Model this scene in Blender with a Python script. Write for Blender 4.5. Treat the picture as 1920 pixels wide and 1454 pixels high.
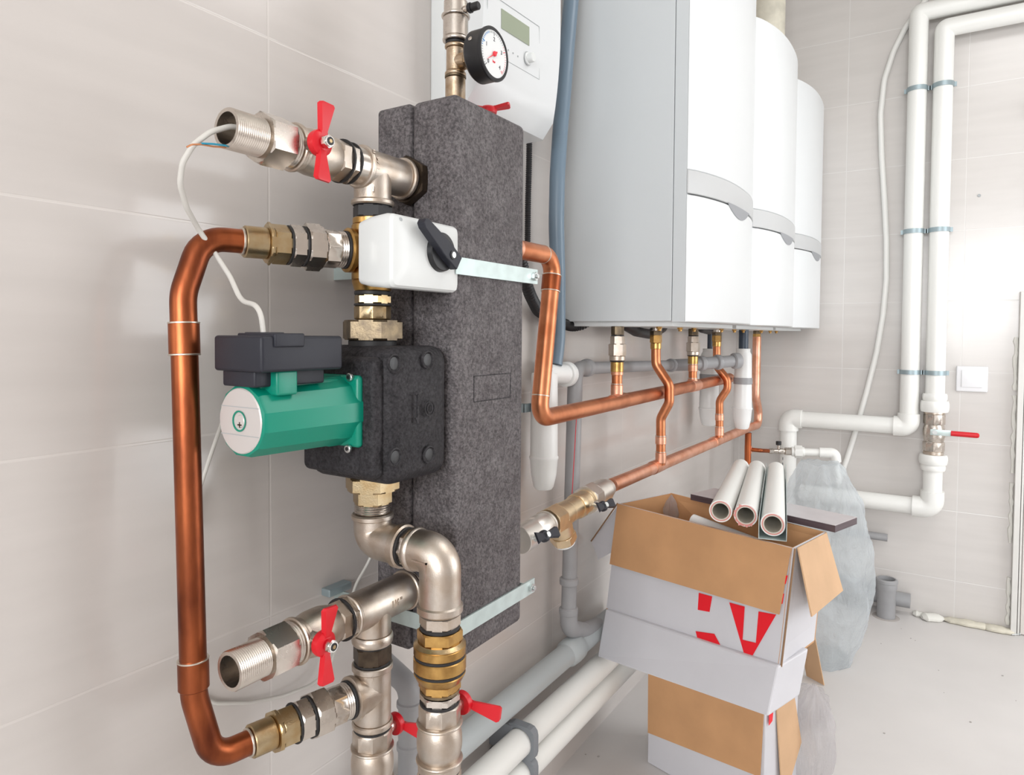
import bpy, math, random
from mathutils import noise
from mathutils import Vector, Matrix
from mathutils.geometry import tessellate_polygon
random.seed(7)
for o in list(bpy.data.objects): bpy.data.objects.remove(o)
scene = bpy.context.scene
COL = scene.collection
V = Vector
# ------------------------------------------------------------------ camera
F, PPX, PPY = 1280., 960., 667.
XC, ZC = .86, 1.18
ROLL = math.atan(.007)
def unroll(u, v):
    a, b = u-PPX, v-PPY
    c, s = math.cos(ROLL), math.sin(ROLL)
    return a*c+b*s, -a*s+b*c
_a, _b = unroll(1778, 632)
PITCH = math.atan(-_b/F); YAW = math.atan(_a*math.cos(PITCH)/F)
cy, sy, cp, sp = math.cos(YAW), math.sin(YAW), math.cos(PITCH), math.sin(PITCH)
FW = V((-sy*cp, cy*cp, -sp)); RT = V((cy, sy, 0)); UP = V((-sy*sp, cy*sp, cp))
CAM = V((XC, 0, ZC))
def at(u, v, x=None, y=None, z=None, d=None):
    """world point seen at photo pixel (u, v) on the given plane"""
    a, b = unroll(u, v)
    r = FW*F + RT*a - UP*b
    if x is not None: t = (x-CAM.x)/r.x
    elif y is not None: t = (y-CAM.y)/r.y
    elif z is not None: t = (z-CAM.z)/r.z
    else: t = d/F
    return CAM + r*t
cam_d = bpy.data.cameras.new('camera'); cam = bpy.data.objects.new('camera', cam_d); COL.objects.link(cam)
# image axes rotated by ROLL
ir = RT*math.cos(ROLL) + UP*math.sin(ROLL); iu = UP*math.cos(ROLL) - RT*math.sin(ROLL)
M = Matrix((( ir.x, iu.x, -FW.x, XC), (ir.y, iu.y, -FW.y, 0), (ir.z, iu.z, -FW.z, ZC), (0, 0, 0, 1)))
cam.matrix_world = M
cam_d.sensor_width = 36; cam_d.lens = F/1920*36
cam_d.shift_x = 0; cam_d.shift_y = -(727-PPY)/1920
cam_d.clip_start = .02; cam_d.clip_end = 50
scene.camera = cam
scene.view_settings.view_transform = 'Standard'; scene.view_settings.look = 'None'
scene.view_settings.gamma = 1; scene.view_settings.use_curve_mapping = False
scene.view_settings.exposure = 0.0
# ------------------------------------------------------------------ world and light
RW, FWY, CZ = 2.45, -2.6, 2.9      # right wall x, front wall y, ceiling z
D = 3.35
w = bpy.data.worlds.new('daylight'); scene.world = w; w.use_nodes = True
w.node_tree.nodes['Background'].inputs[0].default_value = (.93, .97, 1, 1)
w.node_tree.nodes['Background'].inputs[1].default_value = 1.2
def area(name, loc, target, sx, sy_, power, col=(1, 1, 1), spread=180):
    l = bpy.data.lights.new(name, 'AREA'); l.shape = 'RECTANGLE'; l.size = sx; l.size_y = sy_
    l.energy = power; l.color = col; l.spread = math.radians(spread)
    o = bpy.data.objects.new(name, l); COL.objects.link(o); o.location = loc
    o.rotation_euler = (V(target)-V(loc)).to_track_quat('-Z', 'Y').to_euler()
    return o
area('ceiling_panel_light', (1.5, 1.7, CZ-.045), (1.5, 1.7, 0), 1.1, 1.1, 17, (1, .985, .97))
area('window_daylight', (RW-.02, 2.45, 1.2), (0, 2.1, .9), 1.3, 1.7, 27, (.97, .985, 1))
area('front_fill_light', (1.45, FWY+.02, 1.7), (1.2, 3, 1.3), 1.7, 1.2, 86, (.97, .985, 1))  # added fill lamp behind the camera, no known source there
# ------------------------------------------------------------------ materials
MT = {}
def mat(name, col, rough=.5, metal=0, bump=0, bscale=200, var=0, vscale=30, var_col=None, coat=0, spec=None, trans=0, alpha=1, bdet=3, stretch=None, rvar=0):
    m = bpy.data.materials.new(name); m.use_nodes = True
    nt = m.node_tree; b = nt.nodes['Principled BSDF']
    b.inputs['Base Color'].default_value = (*col, 1); b.inputs['Roughness'].default_value = rough
    b.inputs['Metallic'].default_value = metal
    if coat: b.inputs['Coat Weight'].default_value = coat; b.inputs['Coat Roughness'].default_value = .08
    if spec is not None: b.inputs['Specular IOR Level'].default_value = spec
    if trans: b.inputs['Transmission Weight'].default_value = trans
    if alpha < 1: b.inputs['Alpha'].default_value = alpha
    tc = nt.nodes.new('ShaderNodeTexCoord'); mp = nt.nodes.new('ShaderNodeMapping')
    nt.links.new(tc.outputs['Object'], mp.inputs[0])
    if stretch: mp.inputs['Scale'].default_value = stretch
    if var:
        n = nt.nodes.new('ShaderNodeTexNoise'); n.inputs['Scale'].default_value = vscale; n.inputs['Detail'].default_value = 5
        nt.links.new(mp.outputs[0], n.inputs['Vector'])
        r = nt.nodes.new('ShaderNodeValToRGB'); r.color_ramp.elements[0].position = .35; r.color_ramp.elements[1].position = .65
        vc = var_col or tuple(c*(1-var) for c in col)
        r.color_ramp.elements[0].color = (*vc, 1); r.color_ramp.elements[1].color = (*col, 1)
        nt.links.new(n.outputs['Fac'], r.inputs[0]); nt.links.new(r.outputs[0], b.inputs['Base Color'])
        if rvar:
            mr = nt.nodes.new('ShaderNodeMapRange'); mr.inputs['To Min'].default_value = min(1, rough+rvar); mr.inputs['To Max'].default_value = rough
            nt.links.new(n.outputs['Fac'], mr.inputs['Value']); nt.links.new(mr.outputs[0], b.inputs['Roughness'])
    if bump:
        n = nt.nodes.new('ShaderNodeTexNoise'); n.inputs['Scale'].default_value = bscale; n.inputs['Detail'].default_value = bdet
        nt.links.new(mp.outputs[0], n.inputs['Vector'])
        bp = nt.nodes.new('ShaderNodeBump'); bp.inputs['Strength'].default_value = bump; bp.inputs['Distance'].default_value = .001
        nt.links.new(n.outputs['Fac'], bp.inputs['Height']); nt.links.new(bp.outputs[0], b.inputs['Normal'])
    MT[name] = m; return m
mat('nickel', (.67, .61, .55), .24, 1, bump=.03, bscale=500, var=.14, vscale=45, rvar=.06)
mat('nickel_cast', (.62, .56, .50), .31, 1, bump=.25, bscale=900, var=.2, vscale=40, var_col=(.52, .43, .35), rvar=.12)
mat('pale_nickel', (.80, .76, .71), .38, 1, bump=.08, bscale=400, var=.08, vscale=40)
mat('light_brass', (.76, .60, .40), .38, 1, bump=.08, bscale=400, var=.15, vscale=40)
mat('copper_mid', (.70, .28, .14), .34, 1, var=.35, vscale=16, var_col=(.48, .16, .07), bump=.06, bscale=300, rvar=.1)
mat('chrome', (.78, .77, .75), .16, 1, bump=.05, bscale=500)
mat('brass', (.62, .38, .13), .3, 1, var=.3, vscale=50, var_col=(.42, .24, .08), bump=.15, bscale=500)
mat('tan_nickel', (.60, .49, .38), .36, 1, var=.3, vscale=55, var_col=(.40, .28, .17), bump=.25, bscale=500)
mat('pale_brass', (.54, .43, .27), .33, 1, var=.25, vscale=50, var_col=(.47, .33, .17), bump=.2, bscale=500)
mat('old_brass', (.27, .21, .135), .45, 1, var=.45, vscale=60, var_col=(.14, .11, .08), bump=.3, bscale=400)
mat('copper', (.46, .13, .05), .31, 1, var=.5, vscale=20, var_col=(.15, .04, .02), bump=.1, bscale=300, rvar=.15, stretch=(1, 1, .35))
mat('copper_bright', (.86, .49, .36), .38, 1, var=.25, vscale=22, var_col=(.72, .34, .21), bump=.06, bscale=300, rvar=.1)
mat('solder', (.72, .66, .58), .35, 1)
mat('red_paint', (.64, .006, .016), .38, bump=.05, bscale=300)
mat('black_plastic', (.012, .012, .014), .4)
mat('dark_gasket', (.018, .017, .018), .55)
mat('dark_hex', (.09, .065, .045), .42, .8, var=.5, vscale=60)
mat('grey_plastic', (.024, .025, .034), .45, bump=.08, bscale=400, spec=.3)
mat('casing_white', (.72, .74, .735), .3, bump=.02, bscale=200)
mat('boiler_white', (.70, .72, .73), .34)
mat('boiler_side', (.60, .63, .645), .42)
mat('band_grey', (.52, .53, .535), .45)
mat('recess_shade_grey', (.30, .31, .33), .5)
mat('pump_green', (0, .235, .155), .36, bump=.03, bscale=300)
mat('plate_silver', (.62, .58, .56), .42, .25)
mat('zinc', (.60, .70, .69), .4, .55, var=.12, vscale=40)
mat('zinc_screw', (.62, .64, .64), .3, 1)
mat('pvc_white', (.84, .84, .81), .38)
mat('siphon_white', (.83, .84, .83), .35)
mat('pvc_grey', (.35, .35, .36), .45, var=.08, vscale=20)
mat('pvc_lightgrey', (.42, .455, .465), .42)
mat('clamp_grey', (.22, .235, .255), .5)
mat('clamp_steel', (.34, .42, .45), .4, .4)
mat('hose_blue', (.16, .225, .29), .33)
mat('hose_dark', (.04, .06, .09), .35)
mat('conduit_black', (.012, .012, .014), .45)
mat('cable_white', (.62, .60, .56), .5)
mat('wire_blue', (.02, .28, .42), .4)
mat('wire_copper', (.62, .26, .12), .4, .6)
mat('kraft', (.63, .345, .165), .8, var=.12, vscale=9, bump=.1, bscale=120)
mat('kraft_light', (.64, .41, .24), .8, var=.1, vscale=9, bump=.1, bscale=120)
mat('kraft_edge', (.27, .16, .09), .85, bump=.4, bscale=600)
mat('carton_white', (.66, .655, .69), .5, var=.06, vscale=6, bump=.06, bscale=60)
mat('print_red', (.83, .006, .018), .45)
mat('board_dark', (.11, .075, .085), .6, var=.3, vscale=25, stretch=(.3, .3, 4))
mat('board_top', (.56, .52, .53), .5, var=.08, vscale=15)
mat('pink_lining', (.70, .30, .27), .6)
mat('pvc_in', (.62, .58, .50), .6)
mat('switch_white', (.80, .80, .82), .3)
mat('foam', (.76, .75, .70), .8, bump=.8, bscale=60)
mat('foam_cream', (.72, .68, .57), .8, bump=.8, bscale=40, var=.2, vscale=20)
mat('dial_white', (.78, .80, .80), .5)
mat('lcd', (.30, .34, .25), .35)
mat('line_grey', (.40, .42, .43), .5)
mat('mark_blue', (.02, .25, .6), .5)
mat('mark_red', (.75, .03, .05), .5)
mat('mark_dark', (.12, .12, .13), .6)
mat('paint_white', (.72, .71, .68), .55, bump=.1, bscale=80)
mat('lead_dust', (.42, .39, .37), .9)
mat('dark_paint', (.07, .06, .055), .6)
mat('door_paint', (.70, .66, .62), .5)
# foam insulation of the column and of the pump: EPP beads
def epp(name, col, col2, bump):
    m = mat(name, col, .62, spec=.25)
    nt = m.node_tree; b = nt.nodes['Principled BSDF']
    tc = nt.nodes.new('ShaderNodeTexCoord')
    n = nt.nodes.new('ShaderNodeTexVoronoi'); n.inputs['Scale'].default_value = 260
    nt.links.new(tc.outputs['Object'], n.inputs['Vector'])
    n2 = nt.nodes.new('ShaderNodeTexNoise'); n2.inputs['Scale'].default_value = 30; n2.inputs['Detail'].default_value = 8; n2.inputs['Roughness'].default_value = .7
    nt.links.new(tc.outputs['Object'], n2.inputs['Vector'])
    r = nt.nodes.new('ShaderNodeValToRGB'); r.color_ramp.elements[0].color = (*col, 1); r.color_ramp.elements[1].color = (*col2, 1)
    r.color_ramp.elements[0].position = .30; r.color_ramp.elements[1].position = .80
    nt.links.new(n2.outputs['Fac'], r.inputs[0])
    n3 = nt.nodes.new('ShaderNodeTexNoise'); n3.inputs['Scale'].default_value = 210; n3.inputs['Detail'].default_value = 3; n3.inputs['Roughness'].default_value = .75
    nt.links.new(tc.outputs['Object'], n3.inputs['Vector'])
    mx = nt.nodes.new('ShaderNodeMix'); mx.data_type = 'RGBA'; mx.blend_type = 'OVERLAY'; mx.inputs[0].default_value = 1
    r3 = nt.nodes.new('ShaderNodeValToRGB'); r3.color_ramp.elements[0].position = .36; r3.color_ramp.elements[1].position = .62
    r3.color_ramp.elements[0].color = (.22, .22, .22, 1); r3.color_ramp.elements[1].color = (.60, .60, .60, 1); nt.links.new(n3.outputs['Fac'], r3.inputs[0])
    nt.links.new(r.outputs[0], mx.inputs[6]); nt.links.new(r3.outputs[0], mx.inputs[7])
    nt.links.new(mx.outputs[2], b.inputs['Base Color'])
    bp = nt.nodes.new('ShaderNodeBump'); bp.inputs['Strength'].default_value = bump; bp.inputs['Distance'].default_value = .0012
    nt.links.new(n.outputs['Distance'], bp.inputs['Height']); nt.links.new(bp.outputs[0], b.inputs['Normal'])
epp('epp_foam', (.10, .088, .092), (.19, .176, .18), 1.0)
epp('epp_pump', (.022, .020, .023), (.05, .047, .051), .5)
def tile(name, axis, u0, uw, z0, zh, col, grout, rough=.16):
    m = bpy.data.materials.new(name); m.use_nodes = True; nt = m.node_tree; b = nt.nodes['Principled BSDF']
    N = nt.nodes.new; L = nt.links.new
    tc = N('ShaderNodeTexCoord'); sx = N('ShaderNodeSeparateXYZ'); L(tc.outputs['Object'], sx.inputs[0])
    def math_(op, a, bb=None):
        n = N('ShaderNodeMath'); n.operation = op
        for i, q in enumerate((a, bb)):
            if q is None: continue
            if isinstance(q, (int, float)): n.inputs[i].default_value = q
            else: L(q, n.inputs[i])
        return n.outputs[0]
    def dist(s, o, p):
        f = math_('FRACT', math_('ADD', math_('DIVIDE', math_('SUBTRACT', s, o), p), 100.5))
        return math_('MULTIPLY', math_('ABSOLUTE', math_('SUBTRACT', f, .5)), p)
    dz = dist(sx.outputs['Z'], z0, zh); du = dist(sx.outputs[axis], u0, uw)
    dd = math_('MINIMUM', dz, du)
    mr = N('ShaderNodeMapRange'); mr.inputs['From Min'].default_value = .0011; mr.inputs['From Max'].default_value = .0021
    L(dd, mr.inputs['Value'])
    no = N('ShaderNodeTexNoise'); no.inputs['Scale'].default_value = 3; no.inputs['Detail'].default_value = 6
    mp = N('ShaderNodeMapping'); mp.inputs['Scale'].default_value = (1, 1, 9); L(tc.outputs['Object'], mp.inputs[0]); L(mp.outputs[0], no.inputs['Vector'])
    cr = N('ShaderNodeValToRGB'); cr.color_ramp.elements[0].color = (*[c*.955 for c in col], 1); cr.color_ramp.elements[1].color = (*col, 1)
    cr.color_ramp.elements[0].position = .35; cr.color_ramp.elements[1].position = .65
    L(no.outputs['Fac'], cr.inputs[0])
    mx = N('ShaderNodeMix'); mx.data_type = 'RGBA'; mx.inputs[6].default_value = (*grout, 1)
    L(mr.outputs[0], mx.inputs[0]); L(cr.outputs[0], mx.inputs[7]); L(mx.outputs[2], b.inputs['Base Color'])
    b.inputs['Roughness'].default_value = rough
    nb = N('ShaderNodeTexNoise'); nb.inputs['Scale'].default_value = 5; nb.inputs['Detail'].default_value = 1; L(tc.outputs['Object'], nb.inputs['Vector'])
    h = math_('ADD', math_('MULTIPLY', mr.outputs[0], .5), math_('MULTIPLY', nb.outputs['Fac'], 3.0))
    bp = N('ShaderNodeBump'); bp.inputs['Strength'].default_value = .5; bp.inputs['Distance'].default_value = .001
    L(h, bp.inputs['Height']); L(bp.outputs[0], b.inputs['Normal'])
    MT[name] = m
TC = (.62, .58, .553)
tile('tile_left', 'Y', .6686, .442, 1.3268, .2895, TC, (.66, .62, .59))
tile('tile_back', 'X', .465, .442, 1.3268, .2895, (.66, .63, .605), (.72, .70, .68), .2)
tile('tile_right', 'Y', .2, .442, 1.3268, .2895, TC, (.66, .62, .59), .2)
mf = mat('floor_tile', (.68, .655, .64), .42, var=.06, vscale=3, bump=.1, bscale=120)
def clear(name, col, dens, rough=.12):   # translucent film
    m = bpy.data.materials.new(name); m.use_nodes = True; nt = m.node_tree; b = nt.nodes['Principled BSDF']; out = nt.nodes['Material Output']
    b.inputs['Base Color'].default_value = (*col, 1); b.inputs['Roughness'].default_value = rough
    tr = nt.nodes.new('ShaderNodeBsdfTransparent'); tr.inputs[0].default_value = (.97, .98, .99, 1)
    tl = nt.nodes.new('ShaderNodeBsdfTranslucent'); tl.inputs[0].default_value = (*col, 1)
    ms = nt.nodes.new('ShaderNodeMixShader'); ms.inputs[0].default_value = .45
    nt.links.new(b.outputs[0], ms.inputs[1]); nt.links.new(tl.outputs[0], ms.inputs[2])
    mx = nt.nodes.new('ShaderNodeMixShader'); mx.inputs[0].default_value = dens
    nt.links.new(tr.outputs[0], mx.inputs[1]); nt.links.new(ms.outputs[0], mx.inputs[2]); nt.links.new(mx.outputs[0], out.inputs[0])
    n = nt.nodes.new('ShaderNodeTexNoise'); n.inputs['Scale'].default_value = 22; n.inputs['Detail'].default_value = 4; n.inputs['Distortion'].default_value = 1.5
    bp = nt.nodes.new('ShaderNodeBump'); bp.inputs['Strength'].default_value = .8; bp.inputs['Distance'].default_value = .014
    nt.links.new(n.outputs['Fac'], bp.inputs['Height']); nt.links.new(bp.outputs[0], b.inputs['Normal'])
    MT[name] = m
clear('bag_film', (.84, .90, .93), .42, .06)
clear('thin_film', (.88, .84, .84), .42, .12)
gm = mat('window_glass', (1, 1, 1), .02, trans=1)
em = bpy.data.materials.new('lamp_diffuser'); em.use_nodes = True
em.node_tree.nodes['Principled BSDF'].inputs['Emission Color'].default_value = (1, .98, .96, 1)
em.node_tree.nodes['Principled BSDF'].inputs['Emission Strength'].default_value = 4
MT['lamp_diffuser'] = em
# ------------------------------------------------------------------ mesh helpers
ORG = {}
def frame(d):
    d = V(d).normalized()
    h = V((0, 0, 1)) if abs(d.z) < .9 else V((0, -1, 0))
    a = (h - d*h.dot(d)).normalized(); b = d.cross(a)
    return d, a, b
class MB:
    def __init__(s): s.v = []; s.f = []
    def ring(s, c, a, b, r, n, ph=0, r2=None):
        i0 = len(s.v); r2 = r2 or r
        for k in range(n):
            t = 2*math.pi*k/n+ph
            s.v.append(V(c)+a*(math.cos(t)*r)+b*(math.sin(t)*r2))
        return list(range(i0, i0+n))
    def bridge(s, A, B):
        n = len(A)
        for k in range(n): s.f.append((A[k], A[(k+1) % n], B[(k+1) % n], B[k]))
    def cap(s, A, rev=False): s.f.append(tuple(reversed(A)) if rev else tuple(A))
    def rev(s, p, d, prof, n=32, ph=0, caps=(True, True)):
        """surface of revolution: prof = [(t, r)...] along d from p"""
        d, a, b = frame(d); R = [s.ring(V(p)+d*t, a, b, max(r, 1e-5), n, ph) for t, r in prof]
        for A, B in zip(R, R[1:]): s.bridge(A, B)
        if caps[0]: s.cap(R[0], True)
        if caps[1]: s.cap(R[-1])
        return s
    def cyl(s, p, d, L, r, r2=None, n=32, ch=None):
        r2 = r if r2 is None else r2; ch = min(.0012, L*.2, r*.2) if ch is None else ch
        return s.rev(p, d, [(0, r-ch), (ch, r), (L-ch, r2), (L, r2-ch)], n)
    def hexa(s, p, d, L, r, ph=0, n=6):
        # nut: hexagonal prism with rounded chamfer at both ends
        m = 24; d, a, b = frame(d); R = []
        def rr(k, c):
            t = 2*math.pi*k/m; q = ((t+ph) % (2*math.pi/n)) - math.pi/n
            return min(r*math.cos(math.pi/n)/math.cos(q), c)
        cham = r*.12
        for t, c in ((0, r*.9), (cham*.5, r*.99), (L-cham*.5, r*.99), (L, r*.9)):
            i0 = len(s.v)
            for k in range(m):
                th = 2*math.pi*k/m; q = rr(k, c); s.v.append(V(p)+d*t+a*math.cos(th)*q+b*math.sin(th)*q)
            R.append(list(range(i0, i0+m)))
        for A, B in zip(R, R[1:]): s.bridge(A, B)
        s.cap(R[0], True); s.cap(R[-1]); return s
    def thread(s, p, d, L, r, pitch=.0027, dep=.0012, n=32, caps=(True, True)):
        k = max(2, int(L/pitch)); pr = []
        for i in range(k): pr += [(L*i/k, r-dep), (L*(i+.5)/k, r)]
        pr.append((L, r-dep)); return s.rev(p, d, pr, n, caps=caps)
    def pipe(s, p, d, L, r, ri, n=32):
        """hollow pipe with real wall thickness, open at both ends"""
        return s.rev(p, d, [(0, ri), (0, r-.0006), (.0006, r), (L-.0006, r), (L, r-.0006), (L, ri), (0, ri)], n, caps=(False, False))
    def path(s, pts, bend, seg=7):
        pts = [V(q) for q in pts]; out = [pts[0]]
        bends = bend if isinstance(bend, (list, tuple)) else [bend]*(len(pts)-2)
        for i in range(1, len(pts)-1):
            a, p, c = pts[i-1], pts[i], pts[i+1]
            d1 = (a-p); d2 = (c-p); l1, l2 = d1.length, d2.length; d1.normalize(); d2.normalize()
            ang = math.acos(max(-1, min(1, d1.dot(d2))))
            if ang > 3.1 or bends[i-1] <= 0: out.append(p); continue
            t = min(bends[i-1]/math.tan(ang/2), l1*.49, l2*.49); rr = t*math.tan(ang/2)
            bis = (d1+d2).normalized(); ce = p+bis*(rr/math.sin(ang/2))
            p1, p2 = p+d1*t, p+d2*t; v1, v2 = (p1-ce), (p2-ce); th = v1.angle(v2)
            for k in range(seg+1):
                f = k/seg; q = (v1*math.sin((1-f)*th)+v2*math.sin(f*th))/math.sin(th); out.append(ce+q)
        out.append(pts[-1]); return out
    def tube(s, pts, r, bend=.03, n=20, caps=True, ri=None, seg=7, smooth=False):
        P = pts if smooth else s.path(pts, bend, seg)
        P = [V(q) for q in P]
        Q = [P[0]]
        for q in P[1:]:
            if (q-Q[-1]).length > 1e-5: Q.append(q)
        P = Q; R = []; T = []
        for i in range(len(P)):
            t = (P[min(i+1, len(P)-1)]-P[max(i-1, 0)]).normalized(); T.append(t)
        _, a, b = frame(T[0])
        for i, p in enumerate(P):
            a = (a-T[i]*a.dot(T[i])).normalized(); b = T[i].cross(a)
            rad = r[i] if isinstance(r, (list, tuple)) else r
            k = 1
            R.append(s.ring(p, a, b, rad, n))
        for A, B in zip(R, R[1:]): s.bridge(A, B)
        if caps: s.cap(R[0], True); s.cap(R[-1])
        return s
    def corr(s, pts, r, bend=.05, pitch=.006, dep=.18, n=16):
        """corrugated conduit"""
        P = s.path(pts, bend, 10); L = [0]
        for a, b in zip(P, P[1:]): L.append(L[-1]+(b-a).length)
        m = int(L[-1]/pitch*2); out = []; rad = []; j = 0
        for i in range(m+1):
            t = L[-1]*i/m
            while j < len(L)-2 and L[j+1] < t: j += 1
            f = (t-L[j])/max(1e-9, L[j+1]-L[j]); out.append(P[j].lerp(P[j+1], f)); rad.append(r*(1-dep) if i % 2 else r)
        return s.tube(out, rad, smooth=True, n=n)
    def box(s, lo, hi, bev=0, M=None):
        lo, hi = V(lo), V(hi); c = (lo+hi)/2; h = (hi-lo)/2
        if bev <= 0:
            i0 = len(s.v); P = [V((x, y, z)) for z in (lo.z, hi.z) for y in (lo.y, hi.y) for x in (lo.x, hi.x)]
            s.v += [(M @ q if M else q) for q in P]
            for f in ((0, 2, 3, 1), (4, 5, 7, 6), (0, 1, 5, 4), (2, 6, 7, 3), (0, 4, 6, 2), (1, 3, 7, 5)): s.f.append(tuple(i0+k for k in f))
            return s
        # rounded box from a superellipsoid-free grid: rings along z with rounded corners
        bev = min(bev, h.x*.99, h.y*.99, h.z*.99); K = 4; rows = []
        def rring(z, ins):
            i0 = len(s.v)
            for qx, qy, st in ((1, 1, 0), (-1, 1, 1), (-1, -1, 2), (1, -1, 3)):
                for k in range(K+1):
                    t = math.pi/2*(st+k/K); rr = bev-ins
                    q = V((c.x+qx*(h.x-bev)+math.cos(t)*rr, c.y+qy*(h.y-bev)+math.sin(t)*rr, z)); s.v.append(M @ q if M else q)
            return list(range(i0, i0+4*(K+1)))
        for k in range(K+1):
            t = math.pi/2*k/K; rows.append(rring(lo.z+bev*(1-math.cos(t)), bev*(1-math.sin(t))*.999))
        for k in range(K, -1, -1):
            t = math.pi/2*k/K; rows.append(rring(hi.z-bev*(1-math.cos(t)), bev*(1-math.sin(t))*.999))
        for A, B in zip(rows, rows[1:]): s.bridge(A, B)
        s.cap(rows[0], True); s.cap(rows[-1]); return s
    def prism(s, poly, ext):
        """poly: list of 3D points (planar), extruded by vector ext"""
        n = len(poly); i0 = len(s.v); ext = V(ext); s.v += [V(p) for p in poly]+[V(p)+ext for p in poly]
        tri = tessellate_polygon([[V(p) for p in poly]])
        for t in tri: s.f.append(tuple(i0+k for k in t)); s.f.append(tuple(i0+n+k for k in reversed(t)))
        for k in range(n): s.f.append((i0+k, i0+(k+1) % n, i0+n+(k+1) % n, i0+n+k))
        return s
    def quad(s, a, b, c, d, th, nrm=None):
        """sheet with corners a b c d and thickness th behind it"""
        a, b, c, d = map(V, (a, b, c, d)); n = (b-a).cross(d-a).normalized() if nrm is None else V(nrm).normalized()
        i0 = len(s.v); s.v += [a, b, c, d]+[q-n*th for q in (a, b, c, d)]
        for f in ((0, 1, 2, 3), (7, 6, 5, 4), (0, 4, 5, 1), (1, 5, 6, 2), (2, 6, 7, 3), (3, 7, 4, 0)): s.f.append(tuple(i0+k for k in f))
        return s
    def build(s, name, m, parent=None, smooth=True, angle=32, bevel=0):
        me = bpy.data.meshes.new(name)
        if parent is not None: org = ORG[parent.name]
        else:
            xs = [q.x for q in s.v]; ys = [q.y for q in s.v]; zs = [q.z for q in s.v]
            org = V(((min(xs)+max(xs))/2, (min(ys)+max(ys))/2, min(zs)))
        me.from_pydata([tuple(q-org) for q in s.v], [], s.f); me.validate(); me.materials.append(MT[m])
        import bmesh
        bm = bmesh.new(); bm.from_mesh(me); bmesh.ops.recalc_face_normals(bm, faces=bm.faces); bm.to_mesh(me); bm.free()
        if smooth:
            me.polygons.foreach_set('use_smooth', [True]*len(me.polygons)); me.set_sharp_from_angle(angle=math.radians(angle))
        o = bpy.data.objects.new(name, me); COL.objects.link(o)
        if parent is not None: o.parent = parent
        else: o.location = org
        ORG[o.name] = org
        if bevel:
            b = o.modifiers.new('bevel', 'BEVEL'); b.width = bevel; b.segments = 2; b.limit_method = 'ANGLE'
        return o
def tag(o, label=None, cat=None, group=None, kind=None):
    if label: o['label'] = label
    if cat: o['category'] = cat
    if group: o['group'] = group
    if kind: o['kind'] = kind
    return o
def thing(name, loc, label, cat, group=None):
    o = bpy.data.objects.new(name, None); COL.objects.link(o); o.location = V(loc); o.empty_display_size = .03
    ORG[o.name] = V(loc); return tag(o, label, cat, group)
def run(root, p, d, segs, ri=None):
    """parts in a row along d. seg = (part, kind, length, radius, material[, radius2]); same part name in a row shares one mesh"""
    p = V(p); d = V(d).normalized(); cur = None; mb = None; objs = []; res = {}
    for sg in segs+[(None,)*5]:
        nm = sg[0]
        if nm != cur or (mb is not None and sg[4] != cm):
            if mb is not None and mb.v: o = mb.build(cur, cm, root); res.setdefault(cur, o)
            mb = MB(); cur = nm; cm = sg[4]
        if nm is None: break
        k, L, r = sg[1], sg[2], sg[3]
        if k == 'c': mb.cyl(p, d, L, r)
        elif k == 'n': mb.cyl(p, d, L, r, sg[5])
        elif k == 'h': mb.hexa(p, d, L, r)
        elif k == 'o': mb.hexa(p, d, L, r, n=8)
        elif k == 't': mb.thread(p, d, L, r)
        elif k == 'to': # open threaded end, hollow
            ri_ = sg[5]; mb.thread(p, d, L, r, caps=(False, False)); mb.rev(p, d, [(0, r-.0008), (0, ri_), (L*.95, ri_), (L*.951, .0001)], caps=(False, False))
        elif k == 'b': mb.rev(p, d, [(0, r*.93), (L*.2, r*.985), (L*.5, r), (L*.8, r*.985), (L, r*.93)])
        elif k == 's': mb.rev(p, d, [(0, r*.86), (L*.12, r*.93), (L*.3, r*.99), (L*.5, r), (L*.7, r*.99), (L*.88, r*.93), (L, r*.86)])
        elif k == 'g': pass
        p = p+d*L
    return p, res
def text_mesh(txt, size, name, m, parent, p, xdir, ydir, ext=.0004):
    c = bpy.data.curves.new('t', 'FONT'); c.body = txt; c.size = size; c.extrude = ext; c.align_x = 'CENTER'; c.align_y = 'CENTER'
    to = bpy.data.objects.new('t', c); COL.objects.link(to); dg = bpy.context.evaluated_depsgraph_get()
    me = bpy.data.meshes.new_from_object(to.evaluated_get(dg)); COL.objects.unlink(to); bpy.data.objects.remove(to)
    x = V(xdir).normalized(); y = V(ydir).normalized(); z = x.cross(y)
    R = Matrix((x, y, z)).transposed()
    mb = MB(); mb.v = [R @ q.co + V(p) for q in me.vertices]; mb.f = [tuple(f.vertices) for f in me.polygons]
    bpy.data.meshes.remove(me)
    return mb.build(name, m, parent, smooth=False)
X = V((1, 0, 0)); Y = V((0, 1, 0)); Z = V((0, 0, 1))
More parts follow.
